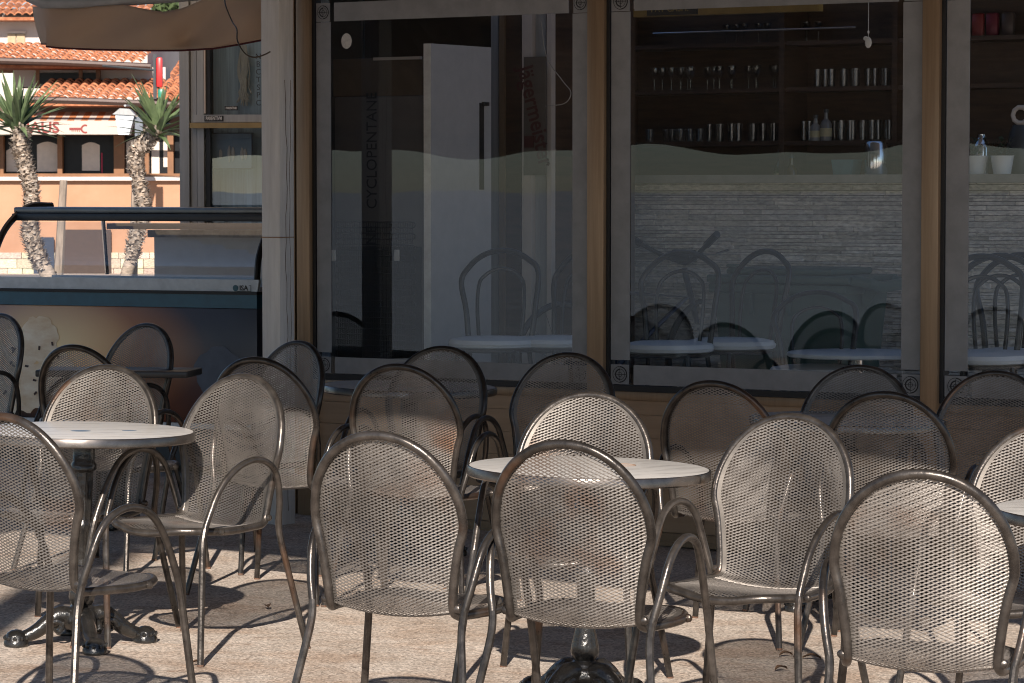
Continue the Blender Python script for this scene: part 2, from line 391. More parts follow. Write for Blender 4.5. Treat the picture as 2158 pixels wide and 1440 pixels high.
def make_chair():
    root = empty('mesh_armchair')
    o = bpy.data.objects.new('mesh_shell', shell_me); C.objects.link(o); o.parent = root
    f = MB()
    loop = outline(110, -.002, -.009)
    f.tube(loop, .0122, 12, closed=True)
    for s_ in (-1, 1):
        for (sx, s) in ((.222, .14), (.172, .43)):
            p = surf(s_*half(s), s, -.009)[0]; f.blob(p + Vector((s_*.013, 0, 0)), (.014, .012, .012), 8, 5)
    for s_ in (-1, 1):
        for q in range(7):
            ss_ = .47+.05*q; p = surf(s_*(half(ss_)-.009), ss_, -.004)[0]; f.blob(p, (.0035, .003, .0035), 6, 4)
    f.build('frame', M_TUBE, root)
    r = MB(); a = outline(110, .002, .001); c = outline(110, .019, .0015); n = len(a)
    for k in range(n):
        k2 = (k+1) % n; r.quad(a[k], a[k2], c[k2], c[k])
    r.build('rim_band', mat('rim_steel', (.10, .09, .08), .5, .6, scale=20, col2=(.15, .135, .12)), root)
    for s_ in (-1, 1):
        path = fillet([(s_*.275, -.250, 0), (s_*.236, -.205, .41), (s_*.238, -.135, .55), (s_*.250, -.055, .622), (s_*.250, .045, .640), (s_*.246, .135, .598), (s_*.232, .172, .49), (s_*.210, .186, .40), (s_*.272, .275, 0)],
                      [.05, .06, .07, .08, .07, .07, .06], 6)
        i1 = min(range(len(path)), key=lambda k: abs(path[k].z-.43) + (1 if path[k].y > 0 else 0))
        i2 = min(range(len(path)), key=lambda k: abs(path[k].z-.43) + (1 if path[k].y < 0 else 0))
        MB().tube(path[:i1+1], .0107, 10).tube([(s_*.275, -.250, 0), (s_*.2745, -.2492, .007)], .0114, 10, m=1).build('leg', [M_TUBE, M_RUST], root)
        MB().tube(path[i1:i2+1], .0107, 12).build('armrest', M_TUBE, root)
        MB().tube(path[i2:], .0107, 10).tube([(s_*.2716, .2742, .006), (s_*.272, .275, 0)], .0114, 10, m=1).build('leg', [M_TUBE, M_RUST], root)
    return root
proto = make_chair()
used = [False]
CH = [ # apex px, depth of backrest top, turn, label
 (-2, 8.62, 147, 'sunlit mesh armchair cut off by the left edge, its back to us'),
 (787, 8.25, 157, 'nearest-row mesh armchair seen from behind, left of the one overlapping the middle table'),
 (1180, 8.10, 158, 'mesh armchair seen from behind whose back overlaps the white middle table'),
 (1932, 7.45, 165, 'largest mesh armchair, seen from behind at the lower right corner'),
 (212, 10.97, -20, 'sunlit mesh armchair facing us directly behind the left white table'),
 (497, 10.62, -36, 'sunlit mesh armchair turned towards the left table from its right side'),
 (1230, 10.05, -16, 'sunlit mesh armchair facing us behind the middle white table'),
 (1655, 9.25, -30, 'sunlit mesh armchair facing us between the middle table and the largest chair'),
 (1497, 10.85, 152, 'mesh armchair seen from behind, half shaded, just right of the middle table'),
 (1860, 10.45, 160, 'half shaded mesh armchair seen from behind in front of the shaded right table'),
 (1805, 12.05, -22, 'dark shaded mesh armchair facing us behind the shaded right table, under the window mullion'),
 (2092, 11.85, -24, 'dark shaded mesh armchair by the wall right of the last brown mullion'),
 (1188, 12.5, -24, 'dark shaded mesh armchair by the wall left of the mullion between the two big windows'),
 (922, 12.8, -24, 'dark shaded mesh armchair facing us behind the shaded table by the first window'),
 (834, 11.46, 158, 'mesh armchair seen from behind overlapping the shaded table below the first window'),
 (614, 13.0, -46, 'dark shaded mesh armchair standing against the grey pillar'),
 (535, 11.7, 155, 'dark topped mesh armchair mostly hidden by the sunlit chair right of the left table'),
 (152, 12.3, 150, 'dark topped mesh armchair seen from behind in front of the ice cream picture'),
 (297, 14.3, -40, 'dark mesh armchair standing against the middle of the freezer front'),
 (-12, 15.0, -40, 'dark mesh armchair cut off by the left edge, against the ice cream picture'),
 (2203, 9.1, -28, 'sunlit mesh armchair cut off by the right edge behind the half seen table'),
]
for i, (px, Y, rz, lab) in enumerate(CH):
    Y *= .927
    o = proto if i == 0 else copy_tree(proto)
    a = R(rz); top = Vector((gx(px, Y), Y, 0)); off = Vector((-math.sin(a)*.24, math.cos(a)*.24, 0))
    p = top - off; p.z = gz(p.x)
    o.location = p
    o.rotation_euler = (Matrix.Rotation(.022, 3, 'Y') @ Matrix.Rotation(a, 3, 'Z')).to_euler()
    tag(o, lab, 'chair', 'mesh armchairs on the terrace')

# ------------------------------------------------------------------ round tables
def make_table():
    root = empty('bistro_table')
    t = MB(); t.lathe([(.0001, .690), (.340, .690), (.352, .694), (.3545, .6985), (.3535, .7015), (.350, .7025), (.0001, .7027)], 72, cap=False)
    t.build('tabletop', M_TOP, root)
    e = MB(); e.lathe([(.345, .6745), (.357, .672), (.3605, .676), (.3605, .698), (.3585, .7015), (.3548, .7022), (.3548, .6755), (.345, .6745)], 72, cap=False)
    e.build('edge_band', M_BAND, root)
    c = MB()
    c.lathe([(.10, .689), (.10, .680), (.05, .676), (.044, .655), (.036, .645), (.036, .60), (.042, .59), (.042, .575), (.030, .565)], 24)
    c.lathe([(.030, .57), (.027, .45), (.026, .40)], 32, flute=8, fa=.08)
    c.lathe([(.027, .41), (.034, .395), (.034, .38), (.027, .37), (.026, .27), (.030, .22), (.040, .175), (.043, .155), (.038, .138), (.032, .130), (.042, .12), (.046, .11)], 28)
    c.build('column', M_IRON, root)
    hub = MB(); hub.lathe([(.044, .115), (.055, .108), (.064, .088), (.06, .065), (.045, .05), (.02, .045)], 24, flute=4, fa=.10)
    hub.build('hub', M_IRON, root)
    for k in range(4):
        a = k*math.pi/2
        d = Vector((math.cos(a), math.sin(a), 0)); sd = Vector((-d.y, d.x, 0))
        pts = catmull([d*.035+Vector((0, 0, .090)), d*.07+Vector((0, 0, .098)), d*.105+Vector((0, 0, .080)), d*.14+Vector((0, 0, .052)), d*.175+Vector((0, 0, .034)), d*.21+Vector((0, 0, .026))], 6)
        n = len(pts); rs = [.034*(1-.45*q/(n-1)) for q in range(n)]
        l = MB(); l.tube(pts, .03, 12, rs=rs)
        for sgn in (-1, 1):   # scroll ears
            sp = []
            for q in range(14):
                th = q*.5; rr = .026*(1-q/18); sp.append(d*(.088+rr*math.cos(th)) + sd*sgn*(.036+q*.0006) + Vector((0, 0, .062+rr*math.sin(th))))
            l.tube(sp, .008, 8, rs=[.011*(1-q/22) for q in range(14)])
        c0 = d*.213
        l.lathe([(.037, .0), (.040, .004), (.040, .016), (.036, .022), (.035, .034), (.029, .044), (.016, .052), (.004, .055)], 20, c=c0)
        for q in range(10):
            b2 = 2*math.pi*q/10; l.blob((c0.x+.036*math.cos(b2), c0.y+.036*math.sin(b2), .029), (.007, .007, .008), 6, 4)
        l.build('foot', M_IRON, root)
    return root
tb = make_table()
TB = [(165, 9.70, 20, 'white round bistro table at the left among the sunlit chairs'),
      (1231, 8.78, 45, 'white round bistro table in the middle of the sunlit chairs'),
      (855, 12.25, 10, 'round bistro table in shade below the first big window'),
      (1779, 10.95, 30, 'shaded round bistro table at the right behind a chair back'),
      (2376, 7.85, 0, 'sunlit round bistro table half out of the right edge')]
for i, (px, Y, rz, lab) in enumerate(TB):
    o = tb if i == 0 else copy_tree(tb)
    x = gx(px, Y); o.location = (x, Y, gz(x)); o.rotation_euler = (Matrix.Rotation(.022, 3, 'Y') @ Matrix.Rotation(R(rz), 3, 'Z')).to_euler()
    tag(o, lab, 'table', 'round bistro tables on the terrace')
# dark square table by the freezer
x = gx(250, 13.1)
t = empty('square_table', (x, 13.1, gz(x)), R(-8), 'dark square table in front of the freezer between shaded chairs', 'table')
MB().bbox(-.34, .34, -.14, .14, .662, .692, .006).build('tabletop', mat('dark_laminate', (0.02, 0.02, 0.022), .35, 0), t)
MB().lathe([(.03, .02), (.03, .661)], 16).build('column', M_IRON, t)
MB().bbox(-.22, .22, -.03, .03, 0, .03).bbox(-.03, .03, -.22, .22, .0005, .031).build('base', M_IRON, t)

# ------------------------------------------------------------------ cafe building
cafe = empty('cafe_building', F0, -YAW, 'cafe front with big windows in bronze frames over tan horizontal siding', 'building')
def fu(px, py=600, dep=0): return fac(px, py, dep)[0]
def fz(px, py, dep=0): return fac(px, py, dep)[1]
U_L = fu(637); U_M1a, U_M1b = fu(1247), fu(1282); U_M2a, U_M2b = fu(1949), fu(1985); U_R = 6.2
Z_S = fz(1000, 812); Z_T = fz(670, 2)
print('facade', U_L, U_M1a, U_M1b, U_M2a, U_M2b, 'sill', Z_S, 'top', Z_T)
# siding boards under the windows
s = MB(); nb = 6; bh = (Z_S - .045)/nb
for k in range(nb):
    z0 = .045 + k*bh
    s.prism([(U_L, z0+.003), (U_R, z0+.003), (U_R, z0+bh-.001), (U_L, z0+bh-.001)], -.0, .03)
    s.prism([(U_L, z0-.0005), (U_R, z0-.0005), (U_R, z0+.0025), (U_L, z0+.0025)], .006, .03)
s.build('siding', M_SIDE, cafe, smooth=False)
p = MB(); p.box(U_L, U_R, -.012, .03, -.01, .044); p.box(U_L, U_R, -.022, -.0125, -.01, .012); p.build('sill_track', M_BRASS, cafe, smooth=False)
p = MB(); p.box(U_L-.2, U_R, .031, .15, -.2, Z_S-.05); p.build('plinth', M_DKBR, cafe, smooth=False)
# posts (stiles)
def post(name, u0, u1, z0, z1, m, y0=-.045, y1=.05):
    MB().bbox(u0, u1, y0, y1, z0, z1, .003).build(name, m, cafe)
post('mullion', fu(637), fu(664), -.01, 3.0, M_BRASS)
post('mullion', U_M1a, U_M1b, -.01, 3.0, M_BRASS)
post('mullion', U_M2a, U_M2b, -.01, 3.0, M_BRASS)
post('mullion', 4.75, 4.83, -.01, 3.0, M_BRASS)
c = MB()
for (a, b_, y) in ((618, 622, -.02), (626, 629, -.03), (633, 635, -.02)): c.box(fu(a), fu(b_), y, .04, -.01, 3.0)
c.build('channel_strip', M_BRASS, cafe, smooth=False)
MB().box(fu(560), fu(637)-.001, .041, .09, -.01, 3.0).build('channel_back', M_DKBR, cafe, smooth=False)
MB().box(U_L, U_R, -.05, .06, Z_T+.03, Z_T+.13).build('head_rail', M_BRASS, cafe, smooth=False)
MB().box(-.1, U_R+.2, -.02, .10, Z_T+.1305, 4.8).build('upper_wall', M_SIDE, cafe, smooth=False)  # raised high as an added screen keeping sun out of the ceiling gap
MB().bbox(U_L, U_R, -.02, .05, Z_S-.038, Z_S, .003).build('window_sill', M_BRASS, cafe)
# windows
def target_mark(cx, cz, r, parent, y=-.0145):
    m = MB()
    def ring(r0, r1, a0=0, a1=360, n=40):
        for k in range(n):
            t0 = R(a0+(a1-a0)*k/n); t1 = R(a0+(a1-a0)*(k+1)/n)
            m.quad((cx+r0*math.cos(t0), y, cz+r0*math.sin(t0)), (cx+r1*math.cos(t0), y, cz+r1*math.sin(t0)), (cx+r1*math.cos(t1), y, cz+r1*math.sin(t1)), (cx+r0*math.cos(t1), y, cz+r0*math.sin(t1)))
    ring(r*.93, r, 90, 270); ring(r*.86, r, -90, 90); ring(r*.62, r*.68); ring(r*.52, r*.68, 90, 270); ring(r*.24, r*.30)
    m.box(cx-r*.8, cx+r*.8, y-.0003, y, cz-.0012, cz+.0012); m.box(cx-.0012, cx+.0012, y-.0007, y-.0004, cz-r*.8, cz+r*.8)
    return m.build('corner_mark', M_BLACK, parent, smooth=False)
def window(u0, u1, pl, pr, films, marks):
    z0, z1 = Z_S, Z_T+.03
    f = MB(); g = .020
    f.box(u0, u0+.017, -.02, .03, z0+.001, z1); f.box(u1-.010, u1, -.02, .03, z0+.001, z1)
    f.box(u0+.0175, u1-.0105, -.02, .03, z0+.001, z0+.026); f.box(u0+.0175, u1-.0105, -.02, .03, z1-.02, z1)
    fr = f.build('window', M_BLACK, cafe, smooth=False)
    MB().quad((u0+.017, -.008, z0+.026), (u1-.010, -.008, z0+.026), (u1-.010, -.008, z1-.02), (u0+.017, -.008, z1-.02)).build('pane', M_GLASS, fr, smooth=False)
    for (a, b_, c_, d) in films:
        MB().box(a, b_, -.0125, -.0085, c_, d).build('film_strip', M_FILM, fr, smooth=False)
    for (cx, cz, r) in marks: target_mark(cx, cz, r, fr)
ZB0 = Z_S + .030
# film border of each window
def films_for(u0, u1, wl, wr, hb, ht):
    a, b_ = u0+.020, u1-.012
    return [(a, a+wl, ZB0+hb+.02, Z_T-.10), (b_-wr, b_, ZB0+hb+.02, Z_T-.10), (a+wl+.02, b_-wr-.02, ZB0, ZB0+hb), (a+wl+.02, b_-wr-.02, Z_T-.012-ht, Z_T-.012),
            (a, a+wl-.004, ZB0, ZB0+hb), (b_-wr+.004, b_, ZB0, ZB0+hb), (a, a+wl-.004, Z_T-.012-ht, Z_T-.012), (b_-wr+.004, b_, Z_T-.012-ht, Z_T-.012)]
def marks_for(u0, u1, wl, wr, hb, ht):
    a, b_ = u0+.020, u1-.012; r = min(hb, wl)*.42
    return [(a+wl/2, ZB0+hb/2, r), (b_-wr/2, ZB0+hb/2, r), (a+wl/2, Z_T-.012-ht/2, r), (b_-wr/2, Z_T-.012-ht/2, r)]
W1 = (fu(664), U_M1a, .078, .078, .075, .085); W2 = (U_M1b, U_M2a, .092, .085, .085, .085); W3 = (U_M2b, 4.75, .098, .09, .085, .085)
for W in (W1, W2, W3): window(W[0], W[1], 0, 0, films_for(*W), marks_for(*W))
# interior shell
M_FLOORIN = mat('interior_floor', (0.48, 0.46, 0.43), .5, 0, scale=6)
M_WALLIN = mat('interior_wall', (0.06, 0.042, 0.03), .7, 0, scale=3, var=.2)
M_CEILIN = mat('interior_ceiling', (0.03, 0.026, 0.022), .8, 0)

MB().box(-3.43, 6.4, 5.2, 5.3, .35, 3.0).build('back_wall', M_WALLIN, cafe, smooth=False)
def slab(name, pts, z0, z1, m):
    q = MB(); n = len(pts); q.poly([(x_, y_, z1) for x_, y_ in pts]); q.poly([(x_, y_, z0) for x_, y_ in reversed(pts)])
    for k in range(n): a_, b_ = pts[k], pts[(k+1) % n]; q.quad((*a_, z0), (*b_, z0), (*b_, z1), (*a_, z1))
    return q.build(name, m, cafe, smooth=False)
slab('interior_floor', [(.03, .16), (6.39, .16), (6.39, 5.19), (-3.4, 5.19)], .30, .35, M_FLOORIN)
slab('interior_ceiling', [(-1.7, 2.6), (6.5, 2.6), (6.5, 5.3), (-3.5, 5.3)], 3.001, 3.1, M_CEILIN)  # left open towards the front, an added skylight gap that brightens the room
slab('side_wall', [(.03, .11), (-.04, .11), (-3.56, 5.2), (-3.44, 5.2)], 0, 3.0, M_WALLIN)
# ------------------------------------------------------------------ interior things (top level, rotated with the facade)
def fthing(name, u, d, z, label, cat, group=None, rz=0.0):
    return empty(name, fw(u, d, z), -YAW + rz, label, cat, group)
FL = .35
# stone clad counter
def stone_mat():
    m, t, b = nodes('split_stone'); tc = t.nodes.new('ShaderNodeTexCoord')
    oi = t.nodes.new('ShaderNodeAttribute'); oi.attribute_name = 'shade'
    n = t.nodes.new('ShaderNodeTexNoise'); n.inputs['Scale'].default_value = 32; n.inputs['Detail'].default_value = 8
    mp = t.nodes.new('ShaderNodeMapping'); mp.inputs['Scale'].default_value = (1, 1, 3); t.links.new(tc.outputs['Object'], mp.inputs[0]); t.links.new(mp.outputs[0], n.inputs[0])
    cr = t.nodes.new('ShaderNodeValToRGB'); cr.color_ramp.elements[0].position = .3; cr.color_ramp.elements[1].position = .7
    cr.color_ramp.elements[0].color = (.48, .45, .42, 1); cr.color_ramp.elements[1].color = (.92, .88, .83, 1)
    t.links.new(n.outputs[0], cr.inputs[0]); mx = t.nodes.new('ShaderNodeMixRGB'); mx.blend_type = 'MULTIPLY'; mx.inputs[0].default_value = 1
    t.links.new(cr.outputs[0], mx.inputs[1]); t.links.new(oi.outputs['Color'], mx.inputs[2]); t.links.new(mx.outputs[0], b.inputs['Base Color'])
    b.inputs['Roughness'].default_value = .8
    bp = t.nodes.new('ShaderNodeBump'); bp.inputs['Strength'].default_value = .8; bp.inputs['Distance'].default_value = .02; t.links.new(n.outputs[0], bp.inputs['Height']); t.links.new(bp.outputs[0], b.inputs['Normal'])
    return m
CD = 2.3
uC0 = fu(1300, 600, CD); uC1 = 5.9
zc = fz(1600, 386, CD); zct = fz(1600, 369, CD)
ct = fthing('bar_counter', 0, 0, 0, 'bar counter clad in pale split stone seen through the two right windows', 'counter')
sb = MB(); shade = []
z = FL
while z < zc-.003:
    h = random.choice([.012, .016, .02, .024, .03]); h = min(h, zc-z); u = uC0
    while u < uC1:
        L = random.uniform(.06, .38); L = min(L, uC1-u); pr = random.uniform(0, .035)
        n0 = len(sb.f); sb.box(u+.0012, u+L-.0012, CD-pr, CD+.05, z+.0014, z+h-.0014); g = random.uniform(.62, 1.0); shade += [g]*(len(sb.f)-n0)
        u += L
    z += h
st = sb.build('stone_cladding', stone_mat(), ct, smooth=False)
at_ = st.data.attributes.new('shade', 'FLOAT_COLOR', 'FACE')
at_.data.foreach_set('color', [q for g in shade for q in (g, g*.98, g*.95, 1)])
MB().box(uC0-.05, uC1, CD-.10, CD+.65, zc, zct).build('countertop', mat('grey_stone_top', (.22, .21, .20), .4, 0), ct, smooth=False)
MB().box(uC0+.02, uC1-.02, CD+.051, CD+.6, FL, zc-.002).build('body', M_DARKWOOD, ct, smooth=False)
# back bar shelves
SD = 3.6
sh = fthing('back_bar_shelf', 0, 0, 0, 'dark wooden back bar shelving with rows of glasses behind the counter', 'shelf')
b = MB(); us0, us1 = fu(1345, 300, SD), 5.6
zs = [fz(1600, y, SD) for y in (400, 300, 190, 95)]
for zz in zs: b.box(us0, us1, SD-.28, SD, zz-.022, zz)
b.build('shelf_board', M_DARKWOOD, sh, smooth=False)
b = MB()
for uu in (us0-.03, fu(1690, 300, SD), fu(1925, 300, SD), 4.6, 5.6): b.box(uu, uu+.03, SD-.29, SD+.0, .9, 2.75)
b.build('upright', M_DARKWOOD, sh, smooth=False)
MB().box(us0-.06, us1+.06, SD+.001, SD+.03, FL, 2.76).build('back_panel', M_DARKWOOD, sh, smooth=False)
# glasses
def make_glass(r, h, stem=False):
    m = MB()
    if stem: m.lathe([(.028, 0), (.028, .003), (.004, .008), (.004, .06), (.02, .08), (r, .11), (r*.95, h), (r*.88, h), (r*.9, .11), (.006, .085)], 12)
    else: m.lathe([(r*.8, 0), (r, h), (r*.92, h), (r*.74, .008)], 12, cap=True)
    return m
gA = None; cnt = 0
rows = [(zs[0], 1400, 1680, 18, False, .026, .065, 'tumbler'), (zs[1], 1402, 1500, 7, False, .028, .075, 'tumbler'), (zs[1], 1510, 1690, 13, False, .024, .10, 'tumbler'), (zs[2], 1400, 1660, 16, True, .026, .13, 'wine_glass'),
        (zs[1], 1712, 1900, 20, False, .020, .11, 'tumbler'), (zs[2], 1745, 1900, 12, False, .024, .10, 'tumbler'), (zs[3], 1545, 1740, 9, True, .024, .11, 'wine_glass'), (zs[0], 1710, 1900, 12, False, .022, .06, 'tumbler')]
protos = {}
ROWN = {0: 'lowest', 1: 'second', 2: 'third', 3: 'top'}
for (zz, pa, pb, n, stem, r, h, nm) in rows:
    for k in range(n):
        px = pa + (pb-pa)*k/(n-1) + random.uniform(-3, 3); dd = SD - .06 - .12*random.random()
        key = (nm, r, h)
        if key not in protos:
            o = make_glass(r, h, stem).build(nm, M_TUMB); protos[key] = o
        else:
            o = protos[key].copy(); C.objects.link(o)
        o.location = fw(fu(px, 300, SD), dd, zz+.0005)
        side = 'left' if px < 1690 else 'right'
        tag(o, ('stemmed' if stem else 'straight') + ' clear glass in the row on the %s board, %s half of the back bar' % (ROWN[zs.index(zz)], side), 'glass', 'glasses on the back bar, %s board %s half' % (ROWN[zs.index(zz)], side))
# things on the counter
def on_counter(px, name, mb, m, label, cat, dep=CD+.12, grp=None):
    o = mb.build(name, m); o.location = fw(fu(px, 360, dep), dep, zct+.0008); o.rotation_euler = (0, 0, -YAW); tag(o, label, cat, grp); return o
on_counter(1846, 'steel_canister', MB().lathe([(.055, 0), (.057, .005), (.057, .155), (.05, .165), (.02, .17)], 24), M_CHROME, 'steel canister on the counter near the right end of the middle window', 'canister')
on_counter(1784, 'plastic_box', MB().prism([(-.05, 0), (.05, 0), (.062, .075), (-.062, .075)], -.05, .05), mat('teal_plastic', (.04, .12, .14), .4), 'small teal plastic box on the counter left of the steel canister', 'box')
for px, lab in ((2058, 'left white plant pot on the counter by the third window'), (2112, 'right white plant pot on the counter by the third window')):
    q = fthing('plant_pot', fu(px, 360, CD+.1), CD+.1, zct+.0008, lab, 'plant pot', 'white pots on the counter')
    MB().lathe([(.042, 0), (.056, .085), (.058, .09), (.052, .09), (.045, .07)], 20).build('pot', M_WHITE, q)
    fo = MB()
    for k in range(60):
        a = random.uniform(0, 6.28); r = random.uniform(0, .05); zz = random.uniform(.09, .17); d = Vector((math.cos(a), math.sin(a), random.uniform(-.2, 1))).normalized()*.03
        c0 = Vector((r*math.cos(a), r*math.sin(a), zz)); sd = d.cross(Vector((0, 0, 1))).normalized()*.007
        fo.quad(c0, c0+d*.5+sd, c0+d, c0+d*.5-sd)
    fo.build('foliage', mat('dark_leaf', (.02, .04, .018), .6), q, smooth=False)
on_counter(2068, 'cocktail_shaker', MB().lathe([(.036, 0), (.042, .13), (.036, .155), (.022, .175), (.022, .20), (.01, .205)], 24), M_CHROME, 'polished steel cocktail shaker standing behind the white pots', 'shaker', CD+.4)
jug = fthing('coffee_jug', fu(2150, 340, CD+.3), CD+.3, zct+.001, 'dark jug with pale round handle at the right edge of the counter', 'jug')
MB().lathe([(.06, 0), (.07, .10), (.055, .2), (.04, .24)], 20).build('body', M_GREYDK, jug)
MB().tube([(.0+.04*math.cos(a/10*6.28), 0, .29+.04*math.sin(a/10*6.28)) for a in range(10)], .012, 8, closed=True).build('handle', M_CREAM, jug)
# bottles of flowers / candy jars
for k, (px, col) in enumerate(((2062, (.25, .03, .03)), (2092, (.20, .02, .04)), (2125, (.10, .07, .06)))):
    o = MB().bbox(-.034, .034, -.02, .02, 0, .125, .012).build('snack_bag', mat('snack_foil_%d' % k, col, .3, .2)); o.location = fw(fu(px, 70, SD-.1), SD-.1, fz(2080, 80, SD)); o.rotation_euler = (0, 0, -YAW)
    tag(o, ['dark red snack bag, left of three on the high shelf', 'crimson snack bag, middle of three on the high shelf', 'brown snack bag, right of three on the high shelf'][k], 'snack bag', 'snack bags on the high shelf')
MB().box(fu(2040, 80, SD), 5.0, SD-.25, SD-.001, fz(2080, 80, SD)-.02, fz(2080, 80, SD)-.001).build('shelf_board', M_DARKWOOD, sh, smooth=False)
# fluorescent rail / yellow rail above window 2
ra = fthing('hanging_rail', 0, 0, 0, 'yellowish ceiling rail running above the bar behind the middle window', 'rail')
d0 = 1.5; ua, ub = fu(1335, 30, d0), fu(1725, 30, d0); zr = fz(1500, 22, d0)
MB().box(ua, ub, d0, d0+.05, zr-.02, zr+.02).build('yellow_strip', mat('ochre_strip', (.20, .13, .03), .5), ra, smooth=False)
MB().box(ua, ub, d0+.002, d0+.045, zr+.0205, zr+.06).build('white_strip', M_CREAM, ra, smooth=False)
MB().tube([(ua, d0+.2, zr-.09), (ub+.1, d0+.2, zr-.09)], .004, 8).build('rod', M_CHROME, ra)
sg = fthing('cash_sign', fu(1416, 18, .8), .8, fz(1416, 19, .8), 'small black sign reading PAY CASH hanging at the top of the middle window', 'sign')
MB().box(-.13, .13, 0, .008, -.028, .028).build('board', M_BLACK, sg, smooth=False)
text('lettering', 'PAY CASH!', .04, mat('dull_gold', (.22, .17, .04), .5), sg, (-.01, -.002, 0), (math.pi/2, 0, 0))
# hanging ornament
o = fthing('hanging_ornament', fu(1830, 80, .5), .5, fz(1830, 90, .5), 'small white ornament hanging on a string behind the middle window', 'ornament')
MB().blob((0, 0, 0), (.016, .006, .024), 10, 6).blob((-.012, 0, .018), (.012, .005, .01), 8, 5).build('charm', M_WHITE, o)
MB().tube([(0, 0, .02), (.001, 0, .35)], .0012, 6).blob((0, 0, .045), (.005, .005, .007), 8, 5).build('string', M_WHITE, o)

# fridge seen from behind, window 1
fd = 1.1
fr_u0, fr_u1 = fu(705, 500, fd), fu(893, 500, fd)
fg = fthing('old_fridge', 0, 0, 0, 'fridge standing with its coiled back to the first window', 'fridge')
ft = fz(800, 203, fd)
MB().bbox(fr_u0, fr_u1, fd, fd+.55, FL, ft, .01).build('cabinet', mat('grey_fridge_back', (.13, .12, .118), .6, 0, var=.1, scale=5), fg)
MB().box(fr_u0+.02, fr_u1-.01, fd-.004, fd-.0005, FL+.02, fz(800, 520, fd)).build('compressor_recess', M_BLACK, fg, smooth=False)
b = MB(); zt = fz(800, 468, fd); zb = fz(800, 800, fd); n = 14; path = []
for k in range(n):
    z = zt-(zt-zb)*k/n; z2 = zt-(zt-zb)*(k+.5)/n
    if k % 1 == 0: path += [(fr_u0+.03, fd-.03, z), (fr_u1-.05, fd-.03, z)] + [(fr_u1-.05+.022*math.sin(q*math.pi/5), fd-.03, (z+z2)/2+(z-z2)/2*math.cos(q*math.pi/5)) for q in range(1, 5)] + [(fr_u1-.05, fd-.03, z2), (fr_u0+.03, fd-.03, z2)]
b.tube([Vector(p_) for p_ in path], .0035, 6, cap=True)
for k in range(34):
    uu = fr_u0+.03+(fr_u1-fr_u0-.08)*k/33; b.box(uu-.0012, uu+.0012, fd-.026, fd-.024, zb, zt)
b.build('condenser_coil', M_BLACK, fg, smooth=False)
for (px, l) in ((703, 0), (847, 1)):
    m = MB(); u_ = fu(px+ (10 if l == 0 else 0), 538, fd); z_ = fz(px, 538, fd); m.bbox(u_-.015, u_+.015, fd-.05, fd-.04, z_-.028, z_+.028, .003); m.build('bracket', M_WHITE, fg)
text('lettering', 'CYCLOPENTANE', .088, M_BLACK, fg, (fu(785, 320, fd), fd-.003, fz(785, 318, fd)), (math.pi/2, -math.pi/2, 0), sx=.86)
text('lettering', 'ECO LINE', .088, M_BLACK, fg, (fu(785, 560, fd), fd-.006, fz(785, 545, fd)), (math.pi/2, -math.pi/2, 0), sx=.86)
# cabinet above / room partition behind fridge
pa = fthing('cardboard_box', 0, 0, 0, 'brown carton lying on top of the fridge behind the first window', 'box')
MB().bbox(fr_u0-.02, fr_u1-.02, fd+.02, fd+.5, ft+.001, fz(800, 122, fd), .004).build('carton', mat('dark_cardboard', (.09, .065, .045), .8), pa)
MB().box(fu(785, 120, fd), fr_u1-.02, fd+.004, fd+.0195, fz(800, 122, fd)-.012, fz(800, 122, fd)+.002).build('tape_edge', M_CREAM, pa, smooth=False)
# leaning white door panel
dd = 1.0
dp = fthing('door_panel', 0, 0, 0, 'tall pale door standing open behind the first window', 'door')
ua, ub_ = fu(893, 400, dd), fu(908, 400, dd)
zdt = fz(900, 92, dd)
MB().box(ua, ub_, dd, dd+.035, FL, zdt).build('door_edge', mat('pale_door_edge', (.92, .88, .84), .5), dp, smooth=False)
m = MB(); A = Vector((ub_+.0005, dd+.001, 0)); uu = fu(1035, 400, dd+.5); B = Vector((uu, dd+.5, 0)); n_ = Vector((-(B-A).y, (B-A).x, 0)).normalized()*.03
z1 = zdt; m.v += [tuple(A+Vector((0, 0, FL))), tuple(B+Vector((0, 0, FL))), tuple(B+n_+Vector((0, 0, FL))), tuple(A+n_+Vector((0, 0, FL))), tuple(A+Vector((0, 0, z1))), tuple(B+Vector((0, 0, z1))), tuple(B+n_+Vector((0, 0, z1))), tuple(A+n_+Vector((0, 0, z1)))]
for q in ((0,1,5,4),(1,2,6,5),(2,3,7,6),(3,0,4,7),(4,5,6,7),(0,3,2,1)): m.f.append(q); m.mi.append(0)
m.build('door_leaf', mat('pale_door_leaf', (.42, .395, .375), .5, 0, var=.05), dp, smooth=False)
MB().bbox(uu-.03, uu+.01, dd+.42, dd+.47, fz(1030, 218, dd+.5)-.015, fz(1030, 218, dd+.5)+.005, .003).box(uu-.012, uu-.004, dd+.40, dd+.44, fz(1030, 400, dd+.5), fz(1030, 218, dd+.5)).build('handle', M_BLACK, dp)
